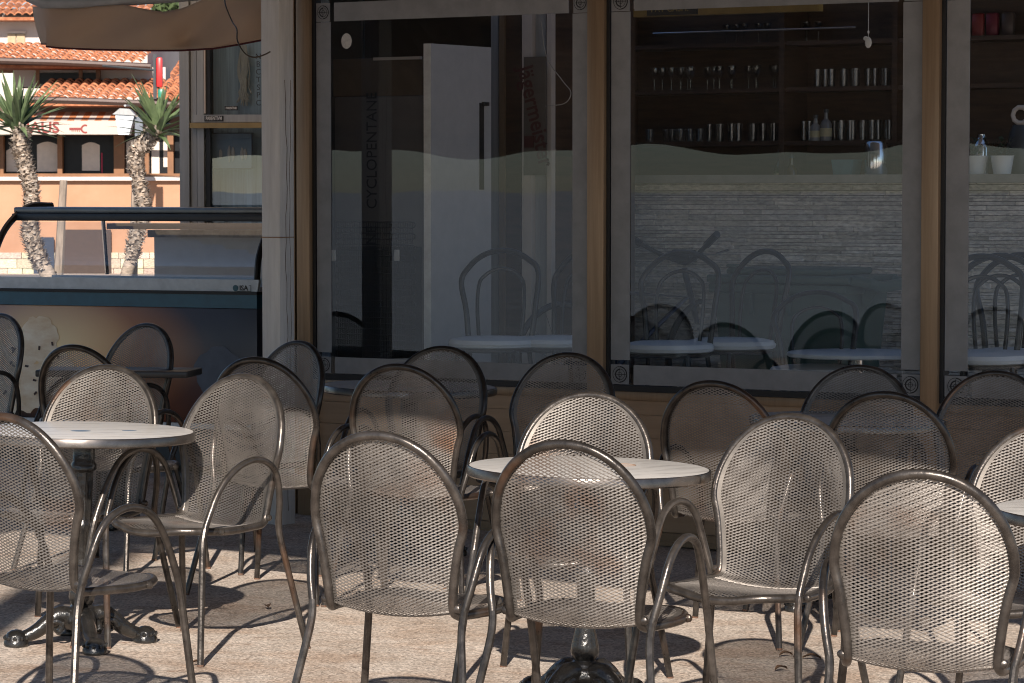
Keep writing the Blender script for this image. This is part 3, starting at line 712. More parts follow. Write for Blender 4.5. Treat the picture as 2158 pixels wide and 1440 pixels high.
# inner door frame + wall pieces behind window 1
iw = fthing('interior_partition', 0, 0, 0, 'dark timber partition with narrow panels behind the first window', 'partition')
for (p0, p1, dz, mm) in ((1035, 1050, 1.9, M_GREYAL), (1052, 1062, 1.88, M_BRASS), (1064, 1098, 1.9, M_DARKWOOD), (1100, 1120, 1.86, M_CREAM), (1122, 1150, 1.9, M_GREYAL), (1152, 1162, 1.86, M_CREAM), (1164, 1330, 1.9, M_DARKWOOD)):
    MB().box(fu(p0, 400, dz), fu(p1, 400, dz), dz, dz+.04, FL, 2.6).build('panel', mm, iw, smooth=False)
ps = fthing('drinks_poster', fu(1118, 240, 1.8), 1.8, fz(1118, 245, 1.8), 'cream poster with red slanted gothic lettering behind the first window', 'poster')
MB().box(-.04, .09, 0, .006, -.30, .30).build('sheet', mat('poster_cream', (.10, .085, .07), .6), ps, smooth=False)
text('lettering', 'Jägermeister', .13, mat('poster_red', (.06, .008, .008), .6), ps, (.03, -.003, 0), (math.pi/2, math.pi/2-.25, 0), bold=.002, sx=.8)
MB().box(-.035, .02, -.006, -.0005, -.16, -.10).build('red_panel', mat('poster_red', (.06, .008, .008), .6), ps, smooth=False)
# white oval sticker on glass
o = MB().lathe([(.028, 0), (.028, .002)], 24, sx=1, sy=1.25).build('oval_sticker', mat('chalk_white', (.5, .48, .45), .7, 0, var=.15, scale=60)); uu, zz = fac(733, 87)
o.location = fw(uu, -.0095, zz); o.rotation_euler = (math.pi/2, 0, -YAW); tag(o, 'round whitish sticker on the first window, upper left', 'sticker')

# bentwood chairs inside
M_BTUBE = mat('black_bent_tube', (.005, .005, .006), .35, 0)
def make_bent():
    root = empty('bentwood_chair')
    def hoop(hw, top, r):
        L = []
        for k in range(25):
            a = math.pi*k/24; L.append(Vector((-hw*math.cos(a), .18+.05*(math.sin(a)), top-hw+hw*math.sin(a))))
        pre = [Vector((-.15, .15, .46)), Vector((-.165, .165, .60))]; post = [Vector((.165, .165, .60)), Vector((.15, .15, .46))]
        return MB().tube(catmull(pre + L[2:-2:3] + post, 6), r, 10)
    hoop(.20, .88, .0135).build('backrest', M_BTUBE, root)
    L = [Vector((-.10, .15, .46)), Vector((-.112, .17, .62))] + [Vector((-.115*math.cos(math.pi*k/8), .175+.04*math.sin(math.pi*k/8), .68+.115*math.sin(math.pi*k/8))) for k in range(1, 8)] + [Vector((.112, .17, .62)), Vector((.10, .15, .46))]
    MB().tube(catmull(L, 5), .009, 8).build('inner_hoop', M_BTUBE, root)
    MB().lathe([(.18, .43), (.205, .44), (.21, .455), (.20, .472), (.15, .482), (.001, .486)], 32).build('seat', M_WHITE, root)
    MB().lathe([(.185, .415), (.195, .42), (.195, .4295), (.185, .4295)], 32).build('seat_ring', M_BTUBE, root)
    for sx_ in (-1, 1):
        for (y0, y1) in ((-.14, -.20), (.14, .22)): MB().tube([(sx_*.14, y0, .425), (sx_*.18, y1, 0)], .011, 8).build('leg', M_BTUBE, root)
    return root
bent = make_bent()
BC = [(1040, .55, 20, 0, 'black hoop backed chair with pale seat behind the first window, left of two'),
      (1168, .75, -15, 0, 'black hoop backed chair with pale seat behind the first window, beside the mullion'),
      (1408, .60, 10, 0, 'hoop backed chair with white seat at the left of the middle window'),
      (1540, 1.0, -20, .0, 'hoop backed chair with white seat standing in front of the green bin'),
      (1722, .75, 25, -.16, 'hoop backed chair behind the low table in the middle window'),
      (2065, .5, 20, -.02, 'hoop backed chair in the third window, left of the row'),
      (2105, .66, 20, -.01, 'hoop backed chair in the third window, middle of the row'),
      (2150, .82, 20, 0, 'hoop backed chair in the third window, right of the row')]
for i, (px, d, rz, dz, lab) in enumerate(BC):
    o = bent if i == 0 else copy_tree(bent)
    o.location = fw(fu(px, 600, d), d, FL+dz*0+.001); o.rotation_euler = (0, 0, -YAW+R(rz)+math.pi*0)
    if dz < -.1: o.location.z = FL+.001; o.scale = (1, 1, .80)
    tag(o, lab, 'chair', 'hoop backed chairs stored inside the cafe')
lt = fthing('low_table', fu(1805, 740, .75), .75, FL, 'low round pale table inside the middle window', 'table')
zt_ = fz(1805, 742, .75)-FL
MB().lathe([(.30, zt_-.02), (.305, zt_-.015), (.305, zt_-.003), (.30, zt_)], 40).build('tabletop', M_WHITE, lt)
MB().lathe([(.18, 0), (.18, .02), (.03, .03), (.03, zt_-.02)], 20).build('pedestal', M_CHROME, lt)
# green bin
M_BIN = mat('green_bin_plastic', (.045, .085, .072), .5, 0, var=.12, scale=4)
bd = 1.55
ub0, ub1 = fu(1500, 600, bd), fu(1790, 600, bd); zbt = fz(1600, 585, bd)
bn = fthing('wheelie_bin', (ub0+ub1)/2, bd, FL, 'big green lidded waste bin standing before the stone counter', 'bin')
hw = (ub1-ub0)/2; H = zbt-FL
m = MB(); zz0, zz1 = .06, H-.03
P8 = [(-hw*.82, .02, zz0), (hw*.82, .02, zz0), (hw*.82, .42, zz0), (-hw*.82, .42, zz0), (-hw*.94, -.02, zz1), (hw*.94, -.02, zz1), (hw*.94, .5, zz1), (-hw*.94, .5, zz1)]
m.v += P8
for q in ((0,1,5,4),(1,2,6,5),(2,3,7,6),(3,0,4,7),(4,5,6,7),(0,3,2,1)): m.f.append(q); m.mi.append(0)
m.bbox(-hw, hw, -.04, .52, H-.075, H-.03, .008)
for q in (-.15, .05): m.bbox(q, q+.02, -.035, 0, H-.18, H-.075, .004)
m.build('body', M_BIN, bn)
m = MB(); m.bbox(-hw*1.02, hw*1.05, -.05, .53, H-.028, H+.012, .012); m.bbox(-hw*.8, hw*.75, .0, .48, H+.0125, H+.045, .015); m.bbox(-hw*.78, -hw*.60, -.01, .03, H+.047, H+.062, .006)
m.build('lid', M_BIN, bn)
MB().tube([(hw*1.06, .0, H-.01), (hw*1.28, .0, H-.02), (hw*1.30, .1, H-.04), (hw*1.28, .45, H-.03), (hw*1.06, .45, H-.02)], .028, 10).prism([(hw*.95, H-.14), (hw*1.02, H-.14), (hw*1.25, H-.03), (hw*.95, H-.03)], .18, .26).build('handle', M_BIN, bn)
for q in (-1, 1):
    w_ = MB().lathe([(.03, -.02), (.09, -.02), (.095, 0), (.09, .02), (.03, .02)], 20).build('wheel', M_BLACK, bn); w_.location = (q*hw*.6, .46, .095); w_.rotation_euler = (0, math.pi/2, 0)
# bicycle handlebar end, a parked bicycle
bk = fthing('bicycle', fu(1345, 600, 1.9), 1.9, FL, 'bicycle with foam wrapped handlebar parked behind the middle window', 'bicycle', rz=R(70))
kz = fz(1345, 560, 1.9)-FL
def wheel(cx):
    w_ = empty('wheel'); w_.parent = bk; w_.location = (cx, 0, .31)
    MB().tube([(.295*math.cos(a*math.pi/24), 0, .295*math.sin(a*math.pi/24)) for a in range(48)], .017, 8, closed=True).build('tyre', M_BLACK, w_)
    q = MB()
    for a in range(16): q.tube([(0, 0, 0), (.28*math.cos(a*math.pi/8), 0, .28*math.sin(a*math.pi/8))], .0012, 4)
    q.tube([(0, -.03, 0), (0, .03, 0)], .015, 8); q.build('spokes', M_CHROME, w_)
wheel(-.5); wheel(.5)
M_BIKE = mat('dark_blue_bike_paint', (.03, .04, .07), .3, .3)
MB().tube([(-.5, 0, .31), (-.15, 0, .28), (.33, 0, .62), (-.2, 0, .66), (-.15, 0, .28)], .016, 8).tube([(-.5, 0, .31), (-.2, 0, .62)], .010, 8).tube([(.5, 0, .31), (.40, 0, .50), (.31, 0, kz-.02)], .016, 8).build('frame', M_BIKE, bk)
MB().tube(fillet([(.22, -.30, kz+.13), (.27, -.14, kz+.05), (.33, 0, kz), (.27, .14, kz+.05), (.22, .30, kz+.13)], .05), .012, 10).build('handlebar', M_BLACK, bk)
for sg_ in (-1, 1): MB().tube([(.235, sg_*.25, kz+.105), (.205, sg_*.36, kz+.16)], .019, 10).build('grip', M_BLACK, bk)
for sg_ in (-1, 1): MB().tube([(.27, sg_*.17, kz+.06), (.33, sg_*.22, kz+.06), (.34, sg_*.30, kz+.08)], .006, 8).build('brake_lever', M_CHROME, bk)
MB().tube([(.31, -.07, kz+.045), (.31, .07, kz+.045)], .033, 14).build('foam_pad', M_GREYDK, bk)
MB().bbox(-.32, -.10, -.06, .06, .70, .75, .02).build('saddle', M_BLACK, bk)

# ------------------------------------------------------------------ pillar
PY = 13.25
pc = at(583, 700, PY)
pl = empty('pillar', (pc.x, PY, gz(pc.x)), -YAW, 'grey painted timber pillar with a cracked side, between freezer and windows', 'pillar')
wf = 40/FPX*PY/math.cos(YAW); ws = 27/FPX*PY/math.sin(YAW)
xr = gx(590, PY); # front/side corner at px 590
base = Vector((xr, PY, gz(xr))); pl.location = base
MB().bbox(-wf, 0, 0, ws, -.02, 2.355, .003).build('shaft', M_PILLAR, pl)
MB().bbox(-wf-.01, .01, -.01, ws+.01, 2.3555, 2.6, .003).build('cap_beam', M_PILLAR, pl)
m = MB(); zc_ = -.0
pts = [Vector((.0008, ws*.45+.006*math.sin(z_*9)+.004*math.sin(z_*31), z_)) for z_ in [k*.06 for k in range(1, 34)]]
m.tube(pts, .0014, 5); pts = [Vector((.0008, ws*.72+.004*math.sin(z_*7+1)+.003*math.sin(z_*23), z_)) for z_ in [k*.06 for k in range(8, 34)]]
m.tube(pts, .001, 5); m.build('crack', mat('crack_dark', (.10, .07, .05), .9), pl)
MB().box(-wf-.004, .004, -.0045, -.0005, 1.28, 1.284).box(.0005, .0045, -.0045, ws, 1.28, 1.284).build('wire_tie', mat('rusty_wire', (.25, .15, .08), .8), pl, smooth=False)

# ------------------------------------------------------------------ freezer
FA = R(23); FYr = 15.3
fx = gx(541, FYr)
fz0 = empty('ice_cream_freezer', (fx, FYr, gz(fx)), -FA, 'long ice cream display freezer with curved glass front and printed ice cream panel', 'freezer')
def zf(py, Y=FYr): return CAMH - (py-403)*Y/FPX - gz(fx)
LW = 1.62; z_b, z_t1, z_bl, z_rim = zf(897), zf(651), zf(622), zf(590)
def panel_mat():
    m, t, b = nodes('printed_freezer_panel'); tc = t.nodes.new('ShaderNodeTexCoord')
    def glow(cx, cz, rx, rz_):
        mp = t.nodes.new('ShaderNodeMapping'); mp.vector_type = 'TEXTURE'; mp.inputs['Location'].default_value = (cx, 0, cz); mp.inputs['Scale'].default_value = (rx, 50, rz_)
        g = t.nodes.new('ShaderNodeTexGradient'); g.gradient_type = 'SPHERICAL'; t.links.new(tc.outputs['Object'], mp.inputs[0]); t.links.new(mp.outputs[0], g.inputs[0]); return g.outputs['Fac']
    def mix(fac, a, c):
        x = t.nodes.new('ShaderNodeMixRGB'); t.links.new(fac, x.inputs[0]); x.inputs[2].default_value = (*c, 1)
        if isinstance(a, tuple): x.inputs[1].default_value = (*a, 1)
        else: t.links.new(a, x.inputs[1])
        return x.outputs[0]
    c = mix(glow(-1.45, z_t1, 1.3, .40), (.03, .02, .02), (.30, .20, .20))
    c = mix(glow(-.15, z_t1-.05, .75, .75), c, (.07, .085, .12))
    c = mix(glow(-.62, z_b+.05, .55, .55), c, (.20, .06, .025))
    c = mix(glow(-1.05, z_t1-.24, .75, .40), c, (.85, .34, .10))
    c = mix(glow(-1.22, z_t1-.22, .55, .30), c, (1.0, .78, .42))
    t.links.new(c, b.inputs['Base Color']); b.inputs['Roughness'].default_value = .3; return m
MB().bbox(-LW, 0, .0, .70, z_b, z_t1, .006).build('cabinet', panel_mat(), fz0)
MB().box(-LW-.01, .004, -.008, .705, z_t1+.001, z_bl).build('blue_band', mat('petrol_blue_band', (.02, .10, .15), .35), fz0, smooth=False)
MB().box(-LW-.012, .006, -.014, .708, z_bl+.0005, z_bl+.016).build('black_trim', M_BLACK, fz0, smooth=False)
m = MB(); m.prism([(-LW-.01, z_bl+.017), (.0, z_bl+.017), (.01, z_rim), (-LW+.02, z_rim)], .005, .03)
m.build('white_rim', mat('pale_grey_rim', (.58, .61, .62), .4), fz0, smooth=False)
MB().box(-LW-.01, .0, .66, .70, z_bl+.017, z_rim-.01).build('rear_rim', mat('pale_grey_rim', (.58, .61, .62), .4), fz0, smooth=False)
# base
MB().box(-LW+.02, -.02, .04, .66, .05, z_b-.03).build('base', M_GREYDK, fz0, smooth=False)
MB().box(-LW, 0, .002, .03, z_b-.029, z_b-.002).build('white_kick_strip', M_WHITE, fz0, smooth=False)
# curved end supports and canopy
def endcurve(n=18):
    P = [Vector((0, .02, z_rim)), Vector((0, .05, z_rim+.13)), Vector((0, .17, z_rim+.27)), Vector((0, .38, z_rim+.365)), Vector((0, .62, zf(437, FYr+.3)))]
    return catmull(P, 6)
for xx in (-LW+.02, -.01):
    MB().tube([p_+Vector((xx, 0, 0)) for p_ in endcurve()], .014, 8, flat=1.6).build('end_support', M_BLACK, fz0)
zc1 = zf(437, FYr+.3)
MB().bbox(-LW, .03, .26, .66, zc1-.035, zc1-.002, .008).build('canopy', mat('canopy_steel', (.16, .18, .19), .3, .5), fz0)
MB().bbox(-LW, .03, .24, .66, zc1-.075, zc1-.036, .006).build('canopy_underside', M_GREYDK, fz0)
g = MB(); ec = [p_ for p_ in endcurve() if p_.z < zc1-.075]
for a_, b_ in zip(ec, ec[1:]): g.quad(a_+Vector((-LW+.03, -.004, 0)), a_+Vector((-.02, -.004, 0)), b_+Vector((-.02, -.004, 0)), b_+Vector((-LW+.03, -.004, 0)))
g.build('glass_front', M_GLASS2, fz0)
MB().tube([(-LW*.78, .64, z_rim), (-LW*.78, .60, zc1-.07)], .012, 8).build('glass_clip', M_CHROME, fz0)
# printed scoops: raised print on the panel
sc = MB()
for (cx, cz, r) in ((-1.50, z_b+.30, .17), (-1.30, z_b+.42, .12), (-1.38, z_b+.16, .13), (-1.20, z_b+.24, .12), (-1.56, z_b+.10, .13)):
    pts = []
    for k in range(40):
        a = 2*math.pi*k/40; rr = r*(1+.05*math.sin(7*a)+.04*math.sin(13*a+1)+random.uniform(-.03, .03)); pts.append((cx+rr*math.cos(a), cz+rr*math.sin(a)))
    sc.prism([(max(-LW+.01, a_), min(z_t1-.02, max(z_b+.01, b_))) for a_, b_ in pts], -.003-.0006*len(sc.f)/42, -.0008)
sc.build('scoop_print', mat('vanilla_print', (.80, .58, .36), .5, 0, scale=6, col2=(1.0, .86, .66), stretch=(1, 1, 2)), fz0, smooth=False)
m = MB()
for k in range(16):
    cx = random.uniform(-1.55, -1.12); cz = z_b+random.uniform(.08, .42); a = random.uniform(0, 3); s_ = random.uniform(.012, .026)
    m = MB(); m.prism([(cx, cz), (cx+s_*math.cos(a), cz+s_*math.sin(a)), (cx+s_*1.2*math.cos(a+.5), cz+s_*1.2*math.sin(a+.5)), (cx+s_*.5*math.cos(a+1.5), cz+s_*.5*math.sin(a+1.5))], -.009-.0001*k, -.007)
    m.build('chocolate_print', mat('choc_print', (.05, .015, .01), .4), fz0, smooth=False)
pw = MB(); pts = []
for k in range(44):
    a = 2*math.pi*k/44; rr = .13*(1+.05*math.sin(5*a)+.03*math.sin(11*a)); pts.append((-.22+rr*1.1*math.cos(a), z_t1-.33+rr*math.sin(a)))
pw.prism(pts, -.004, -.0008); pw.build('blue_print', mat('slate_print', (.085, .10, .135), .4), fz0, smooth=False)
text('lettering', 'GRAN BISCUIT', .055, mat('print_gold', (.30, .17, .06), .5), fz0, (-.16, -.003, zf(801)), (math.pi/2, 0, 0), bold=.001)
lg = MB(); lg.lathe([(.016, 0), (.016, .001)], 20).build('logo_disc', mat('logo_teal', (.02, .10, .13), .4), fz0, loc=(-.125, .003, zf(608)), rot=(math.pi/2, 0, 0))
text('logo_lettering', 'ISA', .036, M_BLACK, fz0, (-.078, .003, zf(608)), (math.pi/2, 0, 0), bold=.0008)
MB().box(-.115, -.035, .002, .004, zf(608)-.0165, zf(608)-.0145).box(-.048, -.035, .002, .004, zf(608)+.0125, zf(608)+.0145).box(-.037, -.035, .002, .004, zf(608)-.0144, zf(608)+.0124).build('logo_frame', M_BLACK, fz0, smooth=False)

# ------------------------------------------------------------------ kiosk behind the freezer
KY = 17.4
k0 = Vector((gx(380, KY), KY, 0)); KA = R(12)
kk = empty('kiosk', k0, -KA, 'grey aluminium kiosk with glazed window beside the beige awning', 'building')
def ku(px):   # local x on the kiosk front
    s_ = (px-1079)/FPX; return (k0.y*s_-k0.x)/(math.cos(KA)+math.sin(KA)*s_)
def kz_(px, py): u_ = ku(px); Y = k0.y-u_*math.sin(KA); return CAMH-(py-403)*Y/FPX
m = MB(); M_K = M_GREYAL
for (a, b_, y) in ((380, 384, .0), (386, 402, -.02), (404, 416, 0), (418, 432, -.01)):
    m.box(ku(a), ku(b_), y, .08, .9, 3.0)
m.build('frame', M_K, kk, smooth=False)
MB().box(ku(384), ku(386), .01, .07, .9, 3.0).box(ku(433), ku(436), -.012, .0, kz_(435, 240), 3.0).build('light_strip', M_CREAM, kk, smooth=False)
MB().box(ku(408), ku(640), -.06, .06, kz_(450, 271), kz_(450, 260)).build('brass_sill', mat('brass_sill', (.32, .22, .09), .4, .3), kk, smooth=False)
MB().box(ku(412), ku(640), -.03, .05, kz_(450, 259), kz_(450, 243)).build('lower_rail', M_K, kk, smooth=False)
MB().quad((ku(416), .02, .9), (ku(660), .02, .9), (ku(660), .02, 3.0), (ku(416), .02, 3.0)).build('pane', M_GLASS3, kk, smooth=False)
MB().box(ku(436), ku(444), .0, .04, .9, 3).box(ku(412), ku(432), .022, .05, .9, kz_(450, 272)).build('inner_stile', M_BLACK, kk, smooth=False)
MB().box(ku(436), ku(680), .14, .16, .5, 3.0).build('curtain', mat('grey_blue_curtain', (.36, .45, .52), .8, 0, scale=3, var=.35, stretch=(10, 1, .3)), kk, smooth=False)
MB().box(ku(337), ku(680), -.10, -.02, 0, kz_(400, 500)).build('counter_panel', mat('grey_board', (.58, .59, .59), .5, 0, var=.05), kk, smooth=False)
MB().box(ku(330), ku(680), -.16, -.01, kz_(400, 500)+.001, kz_(400, 484)).build('counter_top', mat('marbled_top', (.30, .28, .26), .4, 0, scale=10, var=.4), kk, smooth=False)
MB().box(ku(262), ku(680), -.3, -.17, kz_(400, 482), kz_(400, 470)).build('awning_bar', mat('taupe_bar', (.15, .12, .10), .5), kk, smooth=False)
MB().box(ku(384), ku(680), .081, .6, 2.95, 3.05).box(ku(384), ku(388), .081, 1.6, 0, 2.94).box(ku(384), ku(700), .7, .75, 0, 2.94).build('shell', M_GREYDK, kk, smooth=False)
# macrame hanging
cu_ = MB(); u_ = ku(505)
for k in range(26):
    x0 = u_+random.uniform(-.04, .04); x1 = u_+(x0-u_)*.5+random.uniform(-.015, .015); zt2 = kz_(505, 95)
    cu_.tube(catmull([(u_+(x0-u_)*.35, .1, zt2), (x0*1.0, .1, kz_(505, 150)), (x1, .1+random.uniform(-.01, .01), kz_(505, 180)), (x0+random.uniform(-.02, .02), .1, kz_(505, random.uniform(195, 225)))], 4), .004, 5)
o = cu_.build('macrame_hanging', mat('cream_cord', (.45, .42, .36), .9)); o.location = k0; o.rotation_euler = (0, 0, -KA); tag(o, 'cream knotted cord hanging behind the upper kiosk pane', 'wall hanging')
o = MB(); u_ = ku(500)
for k in range(14):
    x0 = u_+random.uniform(-.03, .05); o.tube(catmull([(x0, .3, kz_(500, 275)), (x0+random.uniform(-.03, .03), .3, kz_(500, 340)), (x0+random.uniform(-.02, .04), .3, kz_(500, 430))], 5), .008, 5)
o = o.build('curtain_tassel', mat('pale_net', (.42, .40, .36), .9)); o.location = k0; o.rotation_euler = (0, 0, -KA); tag(o, 'gathered pale net curtain behind the lower kiosk pane', 'curtain')
# framed print in lower pane
pf = empty('shell_print', k0, -KA, 'framed pale print hanging inside the lower kiosk pane', 'picture')
MB().box(ku(440), ku(527), .06, .07, kz_(480, 357), kz_(480, 280)).build('sheet', mat('print_blue_grey', (.24, .29, .33), .5, 0, var=.1, scale=8), pf, smooth=False)
m = MB()
for (a, b_, c_, d) in ((440, 442, 357, 280), (525, 527, 357, 280), (442.2, 524.8, 357, 355), (442.2, 524.8, 282, 280)): m.box(ku(a), ku(b_), .055, .0595, kz_(480, c_), kz_(480, d))
m.build('border', M_GREYDK, pf, smooth=False)
m = MB()
for (px, h) in ((460, 20), (478, 34), (486, 30), (505, 28), (512, 22)): m.blob((ku(px), .056, kz_(480, 325)), (.010, .003, h/FPX*KY/2), 10, 6, jit=.15)
m.build('figure_print', M_CREAM, pf)
# stickers
for (px, py, w_, h_, sz, yy) in ((456, 251, 20, 6.0, .030, -.0315), (489, 229, 14, 4.5, .020, -.0)):
    st_ = empty('sticker', k0+Vector((0, 0, 0)), -KA, ('black PARENTIVM sticker on the grey rail above the brass sill' if py > 240 else 'smaller black PARENTIVM sticker on the upper kiosk pane'), 'sticker')
    MB().box(ku(px-w_), ku(px+w_), yy-.0015, yy-.0003, kz_(px, py+h_), kz_(px, py-h_)).build('backing', M_BLACK, st_, smooth=False)
    text('lettering', 'PARENTIVM', sz, M_WHITE, st_, ((ku(px-w_)+ku(px+w_))/2, yy-.003, kz_(px, py)), (math.pi/2, 0, 0), bold=.0004, sx=.62)
tx = empty('window_lettering', k0, -KA, 'column of dark capital letters on the kiosk pane next to the pillar', 'lettering')
for k, ch in enumerate('NBCTSPC'):
    text('letter', ch, .046, M_GREYDK, tx, (ku(546.5), -.004, kz_(546, 121+k*16.2)), (math.pi/2, 0, 0))

# ------------------------------------------------------------------ beige awning at the upper left
AY = 14.4
aw = empty('beige_awning', (0, 0, 0), 0, 'beige fabric awning with dark red hem hanging over the freezer', 'awning')
M_AW = mat('beige_canvas', (.74, .60, .48), .75, 0, scale=2, var=.08)
_t = M_AW.node_tree; _b = _t.nodes['Principled BSDF']; _o = _t.nodes['Material Output']; _tr = _t.nodes.new('ShaderNodeBsdfTranslucent'); _tr.inputs[0].default_value = (.72, .55, .40, 1)
_mx = _t.nodes.new('ShaderNodeMixShader'); _mx.inputs[0].default_value = .6; _t.links.new(_b.outputs[0], _mx.inputs[1]); _t.links.new(_tr.outputs[0], _mx.inputs[2]); _t.links.new(_mx.outputs[0], _o.inputs[0])
def wall_pt(px, py, Y): return at(px, py, Y)
m = MB(); cols = []
top_px = [(88, 14), (150, 18), (200, 14), (260, 10), (320, 22), (345, 26), (385, 18), (415, 5), (450, -10), (560, -12)]
def tpy(px):
    for (a, ya), (b_, yb) in zip(top_px, top_px[1:]):
        if a <= px <= b_: return ya+(yb-ya)*(px-a)/(b_-a)
    return -12 if px > 560 else 10
bot_px = [(88, 92), (92, 97), (130, 101), (200, 104), (300, 106), (380, 106), (450, 102), (500, 94), (552, 84), (640, 72)]
def bpy_(px):
    for (a, ya), (b_, yb) in zip(bot_px, bot_px[1:]):
        if a <= px <= b_: return ya+(yb-ya)*(px-a)/(b_-a)
    return 92
N = 60; Mv = 12; grid = []
for i in range(N+1):
    px = 70 + (640-70)*i/N; col = []
    for j in range(Mv+1):
        t_ = j/Mv; pe = max(88, px)
        py = tpy(pe)*(1-t_)+bpy_(pe)*t_
        xx = px + (18*t_**1.5 if px < 90 else 0)
        Y = AY - .0006*(px-70) + .03*math.sin(px*.031+t_*2)*math.sin(t_*3.1) + .05*math.exp(-((px-395)/25)**2-((t_-.75)/.2)**2) + (.25*(1-min(1, (px-70)/30))**2)
        col.append(wall_pt(xx, py, Y))
    grid.append(col)
for i in range(N):
    for j in range(Mv): m.quad(grid[i][j], grid[i+1][j], grid[i+1][j+1], grid[i][j+1])
vo = m.build('valance', M_AW, aw); 
bm = bmesh.new(); bm.from_mesh(vo.data); bmesh.ops.remove_doubles(bm, verts=bm.verts, dist=.0005); bmesh.ops.recalc_face_normals(bm, faces=bm.faces); bm.to_mesh(vo.data); bm.free()
for p_ in vo.data.polygons: p_.use_smooth = True
md = vo.modifiers.new('sol', 'SOLIDIFY'); md.thickness = .004
MB().tube([grid[i][Mv]+Vector((0, -.002, -.002)) for i in range(N+1)], .005, 6).build('hem', mat('dark_red_hem', (.07, .012, .015), .8), aw)
m = MB()   # front cassette / gutter along the top
m.tube([wall_pt(60, -8, AY-.04), wall_pt(90, 6, AY-.06), wall_pt(150, 6, AY-.06), wall_pt(240, 2, AY-.07), wall_pt(360, -6, AY-.08), wall_pt(640, -30, AY-.1)], .028, 12)
m.build('front_bar', mat('pale_grey_bar', (.34, .35, .36), .5), aw)
m = MB(); p0, p1, p2, p3 = wall_pt(60, -6, AY), wall_pt(640, -30, AY), Vector((-.6, 18.2, 3.1)), Vector((-3.0, 18.2, 3.1)); m.quad(p0, p1, p2, p3); m.build('roof_fabric', M_AW, aw, smooth=False)
# hanging wire
wp = [wall_pt(474, -15, 13.9), wall_pt(475, 10, 13.6), wall_pt(489, 45, 13.5), wall_pt(499, 62, 13.3), wall_pt(500, 85, 13.2), wall_pt(510, 105, 13.15), wall_pt(522, 117, 13.12), wall_pt(538, 121, 13.1), wall_pt(556, 116, 13.1), wall_pt(570, 109, 13.1)]
o = MB().tube(catmull(wp, 6), .0032, 6).build('loose_wire', mat('brown_cable', (.05, .035, .02), .6)); tag(o, 'thin loose cable dangling from the awning beside the pillar', 'cable')

# ------------------------------------------------------------------ shading canopy over the terrace (above the frame)
cn = empty('terrace_canopy', F0, -YAW, 'large canvas canopy over the terrace in front of the cafe', 'awning')
M_CAN = mat('brown_canvas', (.10, .075, .055), .85, 0, scale=2, var=.15)
m = MB(); nu = 60
for i in range(nu):
    ua, ub_ = -2.0+9.2*i/nu, -2.0+9.2*(i+1)/nu
    def edge(u): return -5.0, 2.40 + .02*math.sin(u*2.1) + .012*math.sin(u*5.3)
    ya, za = edge(ua); yb, zb_ = edge(ub_)
    m.quad((ua, -.1, 3.35), (ub_, -.1, 3.35), (ub_, yb, zb_+.14), (ua, ya, za+.14))
    m.quad((ua, ya, za+.14), (ub_, yb, zb_+.14), (ub_, yb, zb_), (ua, ya, za))
vo = m.build('fabric', M_CAN, cn); md = vo.modifiers.new('sol', 'SOLIDIFY'); md.thickness = .004
# neighbouring canopy further out on the left, seen mirrored in the glass
m = MB(); nu = 50
for i in range(nu):
    ua, ub_ = -5.4+7.3*i/nu, -5.4+7.3*(i+1)/nu
    def e2(u): return 1.79 + .035*math.sin(u*2.6+.6) + .02*math.sin(u*6.1)
    m.quad((ua, -5.5, 2.95), (ub_, -5.5, 2.95), (ub_, -7, e2(ub_)+.16), (ua, -7, e2(ua)+.16))
    m.quad((ua, -7, e2(ua)+.16), (ub_, -7, e2(ub_)+.16), (ub_, -7.02, e2(ub_)), (ua, -7.02, e2(ua)))
c2 = empty('side_canopy', F0, -YAW, 'second brown canvas canopy over the quay left of the terrace', 'awning')
vo = m.build('fabric', M_CAN, c2); md = vo.modifiers.new('sol', 'SOLIDIFY'); md.thickness = .004
qp = empty('shadow_post', (-2.15, 1.0, gz(-2.15)), 0, 'unseen thick tall post behind and left of the viewer, placed for its shadow', 'post')  # unseen post placed for its shadow band on the paving; lamp head made up
MB().lathe([(.16, 0), (.15, .3), (.115, .4), (.10, 6.6), (.06, 6.8)], 20).build('pole', M_GREYAL, qp)
MB().tube([(0, 0, 6.7), (0, -.5, 7.0), (0, -1.1, 7.05)], .05, 10).bbox(-.12, .12, -1.6, -1.0, 6.98, 7.12, .03).build('lamp_head', M_GREYDK, qp)

# ------------------------------------------------------------------ background: restaurant
BY = 50.0
def bp_(px, py, Y=BY): p_ = at(px, py, Y); return p_.x, p_.z
rs = empty('restaurant', (0, 0, 0), 0, 'orange walled restaurant with terracotta tile roofs and brown windows across the street', 'building')
M_OR = mat('apricot_render', (.38, .20, .115), .85, 0, scale=1.2, col2=(.45, .25, .155))
M_TILE = mat('terracotta_tile', (.24, .075, .032), .9, 0, scale=9, col2=(.48, .20, .10), bump=.1)
M_BRW = mat('brown_window_wood', (.20, .085, .03), .5, 0, scale=3, var=.2)
M_GUT = mat('brown_gutter', (.06, .035, .028), .4, .2)
M_RWALL = mat('white_render', (.56, .50, .46), .85, 0, scale=1, var=.05)
M_DARKG = mat('dark_window_glass', (.015, .016, .018), .3, 0, spec=.15)
M_CURT = mat('cream_curtain', (.66, .58, .50), .8, 0, var=.06)
def rbox(name, px0, px1, py0, py1, y0, y1, m, parent=rs, b=False):
    x0, z1 = bp_(px0, py0); x1, z0 = bp_(px1, py1)
    return MB().box(x0, x1, BY+y0, BY+y1, z0, z1).build(name, m, parent, smooth=False)
x0, z1 = bp_(-150, 380); x1, z0 = bp_(560, 600)
MB().box(x0, x1, BY, BY+4, -.3, z1).build('wall', M_OR, rs, smooth=False)
